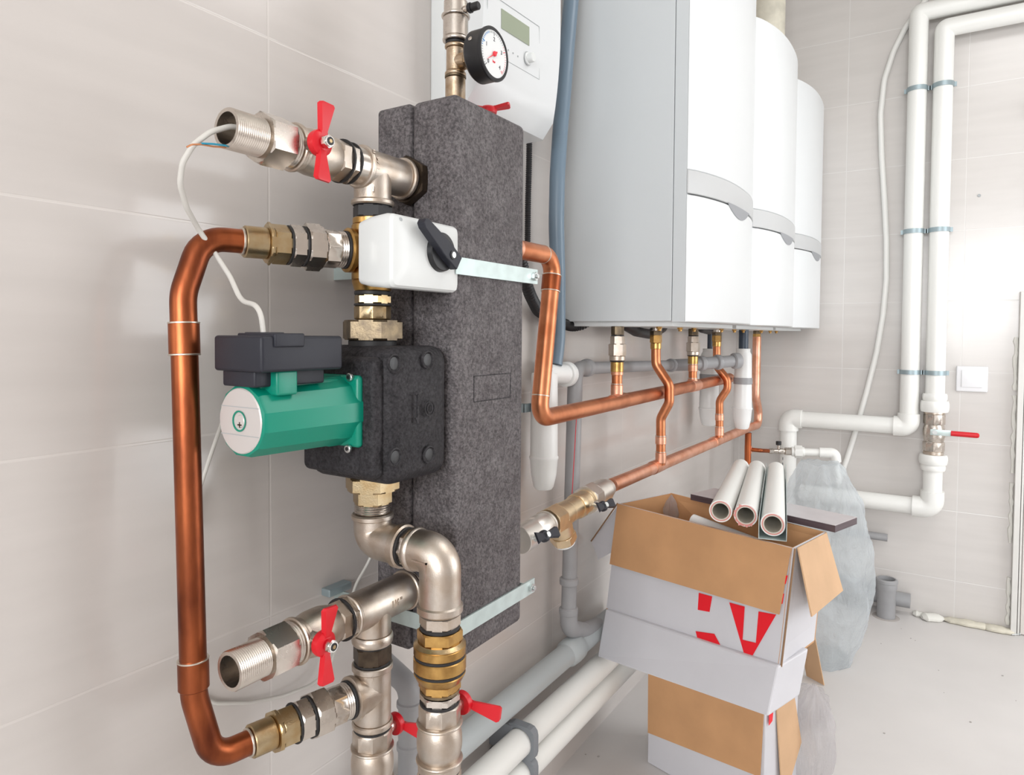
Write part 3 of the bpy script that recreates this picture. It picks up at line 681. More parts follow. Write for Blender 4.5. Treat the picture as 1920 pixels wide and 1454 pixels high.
run(t3, (X0, Y0, zm(1205)), -Z, [('seal', 'c', .003, .0265, 'dark_gasket'), ('nipple', 'h', zm(1208)-zm(1238), .0285, 'dark_hex'), ('seal', 'c', .003, .0262, 'dark_gasket'), ('body', 'c', .009, .0295, 'nickel_cast'), ('body', 'c', zm(1247)-zm(1342), .0268, 'nickel_cast'), ('body', 'b', .009, .0298, 'nickel_cast')])
zb_ = zm(1299, 690)
ul = V((-.22, -1, 0)).normalized()
MB().cyl((X0, Y0, zb_), ul, .030, .0272).rev(V((X0, Y0, zb_))+ul*.028, ul, [(0, .027), (.002, .0305), (.008, .0305), (.010, .027)]).build('branch', 'nickel_cast', t3)
text_mesh('1¼"', .012, 'embossed_size', 'nickel_cast', t3, (X0+.019, Y0-.019, zm(1258)), Y-X*-.9+X*-1.8, Z, .0008)
un2 = thing('pipe_union', V((X0, Y0, zb_))+ul*.05-Z*.03, 'nickel and brass union joining the lower end of the copper loop', 'pipe union', 'unions of the copper loop')
end2 = union(un2, V((X0, Y0, zb_))+ul*.038, ul, .150)
z3 = zm(1349)
vz = down_valve(X0, Y0, z3, 'nickel ball valve at the foot of the pump stack, red handle behind it', (X0, Y0+.048, at(770, 1368, y=Y0+.05).z), .040)
# ------------------------------------------------------------------ big copper loop
cl = thing('copper_pipe_loop', (.1, .47, .64), 'thick weathered copper pipe loop left of the pump, joining two unions', 'copper pipe')
PT = V((.079, .4815, zs)); PB = V((.113, .4735, zb_))
CT = end1; CB = end2
kn = PT.lerp(PB, .085); kt = PT.lerp(CT, .35)
MB().tube([CT-(CT-PT).normalized()*-.004, PT+(CT-PT)*.32, PT.lerp(PB, .11), PB.lerp(PT, .13), PB+(CB-PB)*.30, CB+(CB-PB).normalized()*.004], .0153, bend=[.075, .075, .075, .075], n=28, seg=8).build('pipe', 'copper', cl)
def sleeve(mb, a, b, r=.0175):
    d = (b-a); mb.cyl(a, d.normalized(), d.length, r)
dn_ = (PB-PT).normalized()
for f0, f1 in ((.165, .225), (.80, .855)):
    mb = MB(); sleeve(mb, PT.lerp(PB, f0), PT.lerp(PB, f1)); mb.build('coupling_sleeve', 'copper', cl)
for f in (.165, .225, .80): MB().cyl(PT.lerp(PB, f)-dn_*.001, dn_, .002, .0180).build('solder_joint', 'solder', cl)
MB().cyl(CT-(CT-PT).normalized()*.004, (CT-PT).normalized(), .003, .0175).build('solder_joint', 'solder', cl); MB().cyl(CB-(CB-PB).normalized()*.004, (CB-PB).normalized(), .003, .0175).build('solder_joint', 'solder', cl)
# ------------------------------------------------------------------ cables at the pump
def px(pts): return [at(u, v, **k) for u, v, k in pts]
e = at(424, 246, x=X0)
cb = thing('cable', (.1, .48, 1.2), 'light grey cable hanging from the open upper valve down to the pump box', 'cable', 'grey cables at the pump')
MB().tube([V((X0, .54, ZU+.005)), V((X0, .49, ZU+.004))]+px([(395, 247, dict(x=.16)), (362, 272, dict(x=.15)), (342, 305, dict(x=.14)), (337, 345, dict(x=.13)), (350, 390, dict(x=.115)), (372, 430, dict(x=.10)), (405, 478, dict(x=.095)), (432, 520, dict(x=.11)), (452, 565, dict(x=.13))])+[V((.172, .522, tz1+.035)), V((.176, .524, tz1))], .0032, bend=.03, n=12).build('sheath', 'cable_white', cb)
MB().tube(px([(430, 274, dict(x=.165)), (400, 270, dict(x=.163)), (378, 269, dict(x=.16))]), .0011, bend=.01, n=8).build('core_wire', 'wire_blue', cb)
MB().tube(px([(430, 277, dict(x=.163)), (400, 275, dict(x=.161)), (378, 271, dict(x=.159)), (360, 271, dict(x=.157)), (350, 276, dict(x=.156))]), .0010, bend=.01, n=8).build('core_wire', 'wire_copper', cb)
cb = MB().tube(px([(425, 770, dict(x=.06)), (405, 825, dict(x=.035)), (388, 875, dict(x=.02)), (372, 925, dict(x=.012)), (360, 985, dict(x=.008))]), .0027, bend=.04, n=10).build('cable', 'cable_white')
tag(cb, 'thin grey cable running down the tiles behind the copper loop', 'cable', 'grey cables at the pump')
cb = MB().tube(px([(700, 1035, dict(x=.05)), (688, 1060, dict(x=.045)), (668, 1095, dict(x=.04)), (640, 1180, dict(x=.03)), (618, 1255, dict(x=.02)), (585, 1285, dict(x=.015)), (530, 1306, dict(x=.01)), (470, 1318, dict(x=.008)), (405, 1320, dict(x=.006)), (372, 1305, dict(x=.005)), (352, 1270, dict(x=.005))]), .0027, bend=.05, n=10).build('cable', 'cable_white')
tag(cb, 'thin grey cable looping across the tiles behind the lower open valve', 'cable', 'grey cables at the pump')
# small dark wall bracket behind the lower tee
bk = MB().box((0, yu(618, .02, 1105), at(640, 1113, x=.02).z), (.02, yu(660, .02, 1095), at(640, 1099, x=.02).z), .002).build('wall_bracket', 'clamp_steel')
tag(bk, 'small grey metal wall bracket behind the lower nickel tee', 'bracket')
# grey waste pipe rising behind the lower valves
g = thing('waste_pipe', (.07, .93, .3), 'short grey waste pipe with an elbow behind the two lower ball valves', 'waste pipe', 'grey waste pipes')
gp = at(768, 1300, x=.075)
MB().tube([V((gp.x, gp.y, .25)), V((gp.x, gp.y, gp.z+.012)), V((gp.x-.07, gp.y+.012, gp.z+.03))], .020, bend=.026, n=24).build('pipe', 'pvc_grey', g)
for v in (1313, 1392): zz_ = at(768, v, x=.075).z; MB().rev((gp.x, gp.y, zz_-.012), Z, [(0, .020), (.002, .0228), (.010, .0228), (.012, .020)], n=24).build('socket', 'pvc_grey', g)
# ------------------------------------------------------------------ slim wall controller behind the column
wc = thing('wall_heater', (.06, 1.19, 1.6), 'white wall unit with green display and small knob, behind the pressure gauge', 'wall heater')
wy0_, wy1_, wzb, wzt = 1.043, 1.33, 1.611, 2.25
def wx(z): return .100+.034*max(0, 1-((z-1.84)/.26)**2)**.8 if z < 1.84 else .134-.10*(z-1.84)**2
mb = MB(); rows = []
for k in range(21):
    z = wzb+(wzt-wzb)*k/20; x1 = wx(z) if k else .092
    i0 = len(mb.v); mb.v += [V((.038, wy0_, z)), V((x1-.006, wy0_, z)), V((x1, wy0_+.006, z)), V((x1, wy1_-.006, z)), V((x1-.006, wy1_, z)), V((.038, wy1_, z))]; rows.append(list(range(i0, i0+6)))
for A, B in zip(rows, rows[1:]): mb.bridge(A, B)
mb.cap(rows[0], True); mb.cap(rows[-1]); mb.build('front_casing', 'boiler_white', wc, angle=40)
MB().box((0, wy0_+.002, wzb+.02), (.036, wy1_-.002, wzt), .003).build('back_casing', 'casing_white', wc)
def onf(u, v): q = at(u, v, x=.131); return at(u, v, x=wx(q.z)+.0004)
c = [onf(940, 16), onf(992, 51), onf(992, 86), onf(940, 53)]
MB().prism(c, X*.0008).build('display', 'lcd', wc, smooth=False)
mb = MB()
pl = [onf(914, -30), onf(914, 93), onf(1011, 149), onf(1011, 50), onf(935, -2)]
for a, b in zip(pl, pl[1:]): mb.tube([a, b], .0006, n=6)
mb.build('panel_seam', 'line_grey', wc)
kq = onf(989, 110); MB().rev(kq, X, [(0, .0125), (.003, .012), (.004, .0095), (.014, .009), (.015, .008)], n=32).build('knob', 'casing_white', wc)
mb = MB(); mb.rev(kq, X, [(0, .0135), (.0012, .0135), (.0012, .0125)], n=32, caps=(False, False)); mb.build('knob_ring', 'line_grey', wc)
for u in (953, 962, 971): q = onf(u, 92+(u-950)*.65); MB().cyl(q, X, .0008, .0016, n=12).build('button', 'line_grey', wc)
# ------------------------------------------------------------------ three wall-hung boilers
BZ0, BZ1 = 1.211, 2.146
BY = [(1.574, .582, .0), (2.160, .575, .010), (2.740, .572, .013)]
bl = ['nearest of the three white wall-hung boilers, its whole left side panel in view', 'middle of the three white wall-hung boilers on the left wall', 'white wall-hung boiler closest to the back wall, last of the row of three']
def curved(mb, y0, W, off, x0, z0, z1, ins=0, bul=.050, rnd=.006, n=22, y_in=0):
    """closed body between x0 and the bulging front; convex in plan"""
    def plan(i):
        P = [V((x0, y0+y_in, 0))]
        for k in range(n+1):
            t = k/n; yy = y0+y_in+(W-2*y_in)*t; P.append(V((.341+off+bul*(1-abs(2*t-1)**2.4)-i-(.003 if k in (0, n) else 0), yy, 0)))
        P.append(V((x0, y0+W-y_in, 0))); return P
    rows = []
    for z, i in ((z0, rnd*.8), (z0+rnd*.5, rnd*.15), (z0+rnd, 0), (z1-rnd, 0), (z1-rnd*.5, rnd*.15), (z1, rnd*.8)):
        i0 = len(mb.v); mb.v += [V((q.x, q.y, z)) for q in plan(i+ins)]; rows.append(list(range(i0, len(mb.v))))
    for A, B in zip(rows, rows[1:]): mb.bridge(A, B)
    mb.cap(rows[0], True); mb.cap(rows[-1]); return mb
hz1, hz0 = 1.567, 1.512
for i, (y0, W, off) in enumerate(BY):
    b = thing('wall_boiler', (.17, y0+W/2, BZ0), bl[i], 'boiler', 'row of wall-hung boilers')
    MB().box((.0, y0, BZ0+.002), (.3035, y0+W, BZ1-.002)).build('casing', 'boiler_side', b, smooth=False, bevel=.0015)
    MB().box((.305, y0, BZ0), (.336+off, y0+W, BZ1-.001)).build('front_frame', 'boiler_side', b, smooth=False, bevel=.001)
    curved(MB(), y0, W, off, .3365+off, hz1+.0005, BZ1, rnd=.004).build('upper_cover', 'boiler_white', b, angle=25)
    curved(MB(), y0, W, off, .3365+off, BZ0, hz0-.002, rnd=.004).build('lower_flap', 'boiler_white', b, angle=25)
    curved(MB(), y0, W, off, .3365+off, hz0+.0005, hz1-.0005, ins=-.0015, rnd=.002).build('handle_band', 'band_grey', b, angle=25)
    # grey sheet painting the shade of a finger recess; none is cut
    mb = MB(); yc = y0+W*.46; hw = .10; rr = []; n = 14
    for j in range(5):
        i0 = len(mb.v)
        for k in range(n+1):
            s_ = -1+2*k/n; yy = yc+s_*hw; t = (yy-y0)/W; xf_ = .341+off+.050*(1-abs(2*t-1)**2.4)
            dep = .030*(1-s_*s_)*(j/4); mb.v.append(V((xf_+.0030-(.0005*j), yy, hz0+.0015-dep)))
        rr.append(list(range(i0, i0+n+1)))
    for A, B in zip(rr, rr[1:]):
        for k in range(n): mb.f.append((A[k], A[k+1], B[k+1], B[k]))
    mb.build('recess_shade', 'recess_shade_grey', b)
    MB().box((.02, y0+.02, BZ0-.010), (.30, y0+W-.02, BZ0+.004)).build('bottom_plate', 'casing_white', b, smooth=False)
    for dy in (.14, .30, .42):
        run(b, (.22, y0+dy*W/.56, BZ0-.009), -Z, [('drain_stub', 'h', .006, .008, 'brass'), ('drain_stub', 'c', .006, .005, 'brass')])
fl = thing('flue_pipe', (.17, 2.95, BZ1), 'cream coloured flue duct rising above the boilers near the back wall', 'flue')
fq = at(1472, 30, y=2.98)
fq2 = at(1420, 20, y=2.98); rf = (fq.x-fq2.x)/2
fr = .062
MB().cyl((fq.x-fr, 2.98, BZ1-.003), Z, .70, fr, n=36).build('duct', 'foam_cream', fl)
MB().rev((fq.x-fr, 2.98, BZ1-.003), Z, [(0, fr+.012), (.01, fr+.012), (.014, fr+.003)], n=36).build('flange', 'casing_white', fl)
# ------------------------------------------------------------------ condensate hoses and siphons
hs = MB().tube(px([(1074, -60, dict(x=.07)), (1071, 0, dict(x=.07)), (1063, 90, dict(x=.07)), (1056, 180, dict(x=.07)), (1050, 250, dict(x=.07)), (1045, 330, dict(x=.07)), (1043, 420, dict(x=.07)), (1046, 520, dict(x=.068)), (1046, 640, dict(x=.060)), (1040, 684, dict(x=.060))]), .0185, bend=.3, n=24, seg=6).build('waste_hose', 'hose_blue')
tag(hs, 'thick blue-grey hose running down the wall beside the nearest boiler', 'hose', 'blue-grey waste hoses')
def siphon(u, x, vt, vring, vlip, vb, lab, r, ring):
    q = at(u, vt, x=x); y = q.y
    z = lambda v: at(u, v, x=x).z
    s_ = thing('siphon_trap', (x, y, z(vb)), lab, 'siphon trap', 'white siphon traps')
    MB().rev((x, y, z(vlip)), -Z, [(-.004, r*.98), (-.001, r*1.04), (.003, r*1.04), (.006, r*.99), ((z(vlip)-z(vb))*.55, r*.9), ((z(vlip)-z(vb))*.92, r*.72), (z(vlip)-z(vb), r*.6)], n=36).build('cup', 'siphon_white', s_)
    zt = z(vring) if ring else z(vt)
    MB().rev((x, y, z(vlip)), Z, [(0, r*.98), (zt-z(vlip)-.004, r*.93), (zt-z(vlip), r*.9)], n=36).build('body', 'siphon_white', s_)
    if ring:
        MB().cyl((x, y, zt), Z, .024, r*.99, n=36).build('grey_ring', 'pvc_grey', s_)
        MB().rev((x, y, zt+.024), Z, [(0, r*.92), (z(vt)-zt-.045, r*.86), (z(vt)-zt-.028, r*.62), (z(vt)-zt-.024, r*.62)], n=36).build('upper_body', 'siphon_white', s_)
        MB().thread((x, y, z(vt)-.022), Z, .024, r*.72, pitch=.004, dep=.001).build('hose_nut', 'siphon_white', s_)
    return s_, V((x, y, 0)), z
s1, p1, z1_ = siphon(1021, .058, 700, 0, 857, 916, 'white siphon trap with a long cup left of the grey downpipe, behind the copper elbow', .0335, False)
MB().tube([V((p1.x, p1.y, z1_(745))), V((p1.x, p1.y, z1_(701))), at(1068, 702, x=.056)], .024, bend=.022, n=28).build('outlet_elbow', 'siphon_white', s1)
q = at(1062, 702, x=.056); MB().rev(q, Y, [(-.012, .029), (-.009, .0315), (.006, .0315), (.012, .029)], n=32).build('outlet_nut', 'siphon_white', s1)
MB().thread((p1.x, p1.y, z1_(712)), Z, .03, .021, pitch=.004, dep=.001).build('hose_nut', 'siphon_white', s1)
q = at(991, 765, x=.03); MB().box((0, p1.y-.045, q.z-.010), (.030, p1.y-.033, q.z+.010)).box((.028, p1.y-.045, q.z-.010), (.031, p1.y+.036, q.z+.010)).build('wall_clamp', 'clamp_steel', s1, smooth=False)
s2, p2, z2_ = siphon(1331, .075, 655, 713, 765, 797, 'white siphon trap with dark ring half hidden behind the copper pipes', .038, True)
s3, p3, z3_ = siphon(1394, .215, 655, 720, 765, 803, 'white siphon trap with a grey ring, furthest along under the boilers', .0345, True)
for nm, p, zf, vt, u, m_, lab in ((0, p2, z2_, 655, 1331, 'hose_dark', 'thin dark hose dropping into the half hidden siphon trap'), (1, p3, z3_, 655, 1394, 'hose_dark', 'dark blue hose from the boiler into the furthest siphon trap')):
    h = MB().tube([V((p.x, p.y, zf(vt)-.002)), V((p.x, p.y, BZ0-.0105))], .010 if nm == 0 else .0175, n=20).build('waste_hose', m_)
    tag(h, lab, 'hose', 'blue-grey waste hoses')
# ------------------------------------------------------------------ black conduits
cd = MB().corr(px([(993, 215, dict(x=.02)), (992, 300, dict(x=.02)), (990, 380, dict(x=.02)), (989, 462, dict(x=.02))]), .0075, pitch=.005, dep=.22).build('corrugated_conduit', 'conduit_black')
tag(cd, 'narrow black corrugated conduit hanging from the wall unit beside the column', 'conduit', 'black corrugated conduits')
cd = MB().corr(px([(975, 480, dict(x=.05)), (990, 545, dict(x=.05)), (1008, 582, dict(x=.03)), (1035, 601, dict(x=.018)), (1075, 613, dict(x=.022)), (1098, 608, dict(x=.045)), (1114, 588, dict(x=.06))]), .0145, bend=.08, pitch=.007, dep=.15).build('corrugated_conduit', 'conduit_black')
tag(cd, 'thick black corrugated conduit passing behind the copper elbow into the nearest boiler', 'conduit', 'black corrugated conduits')
for pts, r, lab in (([(1166, 596, .10), (1172, 610, .10), (1192, 622, .10), (1218, 627, .10), (1242, 616, .10), (1252, 598, .10)], .0145, 'black hose loop hanging under the nearest boiler between two risers'),
                    ([(1306, 604, .10), (1314, 618, .10), (1330, 622, .10), (1346, 616, .10), (1352, 603, .10)], .012, 'black hose loop hanging under the middle boiler')):
    cd = MB().tube(px([(u, v, dict(x=x)) for u, v, x in pts]), r, bend=.06, n=16).build('drain_hose', 'conduit_black'); tag(cd, lab, 'hose', 'black hose loops under the boilers')
# ------------------------------------------------------------------ copper manifolds and risers
def cyl_between(mb, a, b, r): a, b = V(a), V(b); mb.cyl(a, (b-a).normalized(), (b-a).length, r)
um = thing('copper_manifold', (.16, 1.6, .98), 'upper copper manifold coming down from the column and running under the boilers', 'copper pipe', 'copper manifolds under the boilers')
XM = .158
ztop = at(1036, 481, x=XM).z
A0 = V((XM, cy1+.004, ztop)); A1 = at(1038, 481, x=XM); A2 = at(1010, 786, x=.162); A3 = at(1368, 709, x=XM)
MB().tube([A0+Y*.10, A1, A2, A3], .0183, bend=[.035, .030], n=28, seg=10).build('pipe', 'copper_mid', um)
run(um, A0, Y, [('port_nut', 'h', .012, .027, 'dark_hex'), ('port_nipple', 'c', .055, .017, 'nickel'), ('port_nut', 'h', .018, .024, 'nickel'), ('adapter', 'c', .03, .0205, 'copper_bright')])
dd_ = (A2-A1).normalized()
mb = MB(); mb.cyl(A1.lerp(A2, .12), dd_, (A2-A1).length*.10, .0200); mb.build('coupling_sleeve', 'copper', um)
for f in (.12, .22, .86): MB().cyl(A1.lerp(A2, f)-dd_*.001, dd_, .0022, .0205 if f < .8 else .0192).build('solder_joint', 'solder', um)
MB().cyl(A1+Y*-.045, Y, .0025, .0192).build('solder_joint', 'solder', um)
LM = thing('copper_manifold', (.165, 1.6, .76), 'lower copper manifold running from the brass strainer to the back corner', 'copper pipe', 'copper manifolds under the boilers')
XL = .16
L0 = at(1146, 911, x=XL); L1 = at(1400, 803, x=XL); 
r5 = at(1418, 640, x=.165)
L2 = at(1421, 797, x=.165); L3 = at(1422, 772, x=.165)
MB().tube([L0, at(1402, 803, x=XL), L2, L3, at(1417, 745, x=.165), V((.165, at(1418, 700, x=.165).y, BZ0-.036))], .0175, bend=[.03, .03, .04, .04], n=24).build('pipe', 'copper_bright', LM)
def tee_at(root, p, r, L=.075):
    MB().cyl(V(p)-Y*L/2, Y, L, r).build('tee_sleeve', 'copper_bright', root)
def riser(u, xm, kind, vbot, lab, S=None):
    y = at(u, 700, x=xm).y; top = V((xm, y, BZ0-.010))
    r_ = thing('copper_riser', (xm, y, at(u, vbot, x=xm).z), lab, 'copper pipe', 'copper risers from the boilers')
    z = lambda v: at(u, v, x=xm).z
    if kind == 'valve':
        p, _ = run(r_, top, -Z, [('top_nut', 'h', .022, .0165, 'old_brass'), ('gasket', 'c', .003, .0165, 'dark_gasket'), ('check_valve_body', 'h', .020, .0185, 'nickel_cast'), ('check_valve_body', 'h', .030, .0225, 'nickel_cast'), ('check_valve_body', 'c', .012, .020, 'nickel_cast'), ('gasket', 'c', .003, .0185, 'dark_gasket'), ('adapter', 'c', .026, .0165, 'brass')])
    else:
        p, _ = run(r_, top, -Z, [('top_nut', 'c', .010, .0165, 'nickel'), ('top_nut', 'h', .012, .0175, 'old_brass'), ('adapter', 'h', .022, .0175, 'brass'), ('adapter', 'c', .018, .0155, 'brass')])
    pts = [p+Z*.004]
    if S:
        for (uu, vv) in S: pts.append(at(uu, vv, y=y))
    end = at(S[-1][0] if S else u, vbot, y=y)
    if not S: end.x = xm
    pts.append(end)
    MB().tube(pts, .0135, bend=.035, n=20).build('pipe', 'copper_mid', r_)
    d = (V(pts[-2])-end).normalized()
    MB().cyl(end+d*.006, d, .030, .0155).build('socket', 'copper_bright', r_)
    MB().cyl(end+d*.060, d, .022, .0155).build('socket', 'copper_bright', r_)
    for t_ in (.037, .083): MB().cyl(end+d*t_, d, .002, .0158).build('solder_joint', 'solder', r_)
    return y, end
y1, e1_ = riser(1157, .152, 'valve', 748, 'straight copper riser with a nickel valve body, nearest under the boilers')
y2, e2_ = riser(1229, .152, 'plain', 872, 'copper riser with a double bend passing in front of the upper manifold, nearest boiler', S=[(1230, 684), (1255, 722), (1255, 755), (1239, 785)])
y3, e3_ = riser(1299, .155, 'valve', 731, 'straight copper riser with a nickel valve body under the middle boiler')
y4, e4_ = riser(1343, .158, 'plain', 820, 'copper riser with a double bend under the middle boiler', S=[(1344, 688), (1364, 712), (1364, 730), (1349, 752)])
run(LM, (.165, at(1418, 700, x=.165).y, BZ0-.010), -Z, [('riser_nut', 'h', .014, .0165, 'old_brass'), ('riser_adapter', 'h', .020, .0175, 'brass'), ('riser_adapter', 'c', .012, .0165, 'brass')])
for p in (V((XM, y1, at(1157, 745, x=XM).z)), V((XM, y3, A3.z))):
    p.z = A2.z+(A3.z-A2.z)*(p.y-A2.y)/(A3.y-A2.y); tee_at(um, p, .0200)
for yy in (y2, y4):
    f = (yy-L0.y)/(L1.y-L0.y); p = L0.lerp(L1, f); tee_at(LM, p, .0192)
# copper drop and small valve near the corner
dp = thing('copper_drop', (.16, 3.1, .6), 'short copper drop with a side branch to a tiny black-knobbed valve near the corner', 'copper pipe')
q = at(1403, 812, x=XL); q.x = XL
MB().tube([q, V((q.x, q.y, .55))], .0135, n=20).build('pipe', 'copper', dp)
qb = at(1403, 843, x=XL)
br = at(1442, 846, y=q.y+.06)
MB().tube([qb, V((qb.x+.05, qb.y, qb.z)), br], .0085, bend=.01, n=16).build('branch', 'copper', dp)
run(dp, (qb.x, qb.y, qb.z+.016), -Z, [('socket', 'c', .032, .0155, 'copper_bright')])
sv = thing('small_valve', br, 'tiny nickel drain valve with black knob beside the white corner pipe', 'valve')
b2 = at(1484, 847, y=q.y+.10)
dsv = (b2-br).normalized(); Ls = (b2-br).length
run(sv, br, dsv, [('body', 'h', Ls*.2, .0115, 'nickel'), ('body', 'c', Ls*.2, .0095, 'nickel'), ('body', 's', Ls*.3, .0125, 'nickel'), ('union_nut', 'h', Ls*.3, .0165, 'nickel')])
km = br.lerp(b2, .42)
run(sv, km, Z, [('stem', 'c', .026, .005, 'nickel'), ('knob', 'c', .016, .011, 'black_plastic')])
wf = thing('white_fitting', b2, 'small white plastic union and elbow beside the tiny valve, above the bag', 'pipe fitting')
b3 = at(1566, 850, y=q.y+.14); b4 = at(1570, 905, y=q.y+.14)
dw = (b3-b2).normalized(); Lw = (b3-b2).length
run(wf, b2, dw, [('union_nut', 'c', .012, .020, 'pvc_white'), ('union_nut', 'h', .03, .027, 'pvc_white'), ('union_nut', 'c', .008, .020, 'pvc_white')])
MB().tube([b2+dw*.045, b3, b4], .0155, bend=.02, n=20).build('pipe', 'pvc_white', wf)
MB().tube([b3-dw*.06, b3, b3.lerp(b4, .3)], .021, bend=.018, n=24).build('elbow', 'pvc_white', wf)
# ------------------------------------------------------------------ grey drain pipe along the wall
dr = thing('drain_pipe', (.05, 1.56, .38), 'grey plastic drain pipe, horizontal under the boilers and dropping to a wye', 'drain pipe')
H0 = at(1079, 692, x=.056); H1 = at(1262, 685, x=.07); H1b = at(1290, 684, x=.12); H2 = at(1380, 677, x=.242)
Dv = at(1066, 1150, x=.056)
MB().tube([V((Dv.x, Dv.y, Dv.z)), H0, V((.056, H0.y+.06, H0.z))], .0195, bend=.032, n=24, seg=10).build('downpipe', 'pvc_grey', dr)
MB().tube([V((.056, H0.y+.03, H0.z)), H1], .0165, n=24).build('horizontal_pipe', 'pvc_grey', dr)
MB().tube([H1-Y*.03, H1, H1b, H2], .0205, bend=.03, n=24).build('branch_pipe', 'pvc_grey', dr)
def sock(root, p, d, r, L=.022, m='pvc_grey'):
    return MB().rev(V(p)-V(d).normalized()*L/2, d, [(0, r*1.0), (L*.15, r*1.2), (L*.5, r*1.24), (L*.85, r*1.2), (L, r*1.02)], n=28).build('socket', m, root)
sock(dr, (.056, H0.y+.065, H0.z), Y, .0195, .024); sock(dr, H1-Y*.02, Y, .0185)
sock(dr, H1b.lerp(H2, .28), H2-H1b, .0215, .02); sock(dr, H1b.lerp(H2, .62), H2-H1b, .0215, .02); sock(dr, H2, H2-H1b, .0225, .03)
sock(dr, at(1067, 1090, x=.056), Z, .0200, .02); sock(dr, at(1066, 1146, x=.056), Z, .0200, .02)
mb = MB(); pa, pb_ = at(1081, 775, x=.0745), at(1072, 930, x=.0745); mb.prism([pa-Y*.0008, pa+Y*.0008, pb_+Y*.0008, pb_-Y*.0008], X*.0012); mb.build('printed_line', 'mark_red', dr, smooth=False)
W1 = at(1077, 1185, x=.056); W2 = at(1120, 1190, x=.05)
zg_ = at(995, 1284, x=.06).z
MB().tube([V((Dv.x, Dv.y, Dv.z+.01)), V((.056, Dv.y+.002, zg_+.060)), V((.058, Dv.y+.085, zg_+.022)), V((.06, Dv.y+.17, zg_+.006))], .0225, bend=.045, n=26, seg=10).build('bottom_bend', 'pvc_grey', dr)
G0 = at(995, 1284, x=.06); zg = G0.z
gd = thing('sewer_pipe', (.06, 1.3, zg-.03), 'light grey pipe running along the wall above the two white pipes', 'drain pipe')
yj = at(1062, 1229, x=.06).y
MB().tube([V((.06, .35, zg)), V((.06, yj+.36, zg))], .0275, n=30).build('pipe', 'pvc_lightgrey', gd)
sock(gd, (.06, yj+.03, zg), Y, .0275, .07, 'pvc_lightgrey')
# brass strainer group at the start of the lower manifold
S0 = at(984, 1008, x=XL); dS = (L0-S0); LS = dS.length; dS.normalize()
v1 = thing('isolation_valve', S0, 'nickel valve with black butterfly handle just right of the insulated column', 'ball valve', 'black-handled valves of the strainer')
run(v1, S0-dS*.02, dS, [('body', 'c', .02+LS*.08, .0275, 'pale_nickel'), ('body', 's', LS*.12, .029, 'pale_nickel'), ('end_ring', 'c', .005, .0285, 'pale_nickel')])
st = thing('strainer', S0+dS*LS*.25, 'brass Y-strainer with slanting cap between the two black-handled valves', 'strainer')
run(st, S0+dS*(LS*.22+.003), dS, [('collar', 'h', LS*.10, .033, 'light_brass'), ('body', 'n', LS*.10, .029, 'light_brass', .026), ('body', 'c', LS*.10, .0255, 'light_brass'), ('body', 'b', LS*.06, .029, 'light_brass'), ('body', 'c', LS*.05, .0265, 'light_brass')])
yd = V((.0, .42, -1)).normalized(); sp_ = S0+dS*LS*.33
yq = at(1062, 1030, x=XL); yd = (yq-sp_).normalized()
run(st, sp_, yd, [('screen_housing', 'n', .044, .029, 'light_brass', .026), ('screen_cap', 'h', .020, .030, 'light_brass'), ('cap_washer', 'c', .007, .024, 'siphon_white')])
v2 = thing('isolation_valve', S0+dS*LS*.7, 'nickel union valve with black butterfly handle where the lower copper manifold starts', 'ball valve', 'black-handled valves of the strainer')
run(v2, S0+dS*LS*.64, dS, [('thread', 't', .006, .0275, 'light_brass'), ('union_nut', 'h', LS*.09, .0365, 'pale_nickel'), ('union_nut', 'c', .006, .032, 'pale_nickel'), ('body', 'c', LS*.13, .0285, 'pale_nickel'), ('body', 'n', LS*.06, .027, 'pale_nickel', .0225)])
for v_, (u, v) in ((v1, (1020, 1006)), (v2, (1130, 950))):
    q = at(u, v, x=XL+.046)
    base = V((XL, q.y, (S0+dS*((q.y-S0.y)/dS.y)).z))
    run(v_, base+X*.015-Z*.0, V((.046-.015, 0, q.z-base.z)).normalized(), [('stem', 'c', .030, .007, 'zinc_screw')])
    butterfly(v_, q, V((.8, -.1, .45)), (at(u+42, v-13, x=XL+.046)-q), L=.042, m='grey_plastic', w0=.007, w1=.012, hub_r=.012)
    run(v_, q+V((.8, -.1, .45)).normalized()*.008, V((.8, -.1, .45)), [('handle_nut', 'h', .006, .006, 'zinc_screw')])
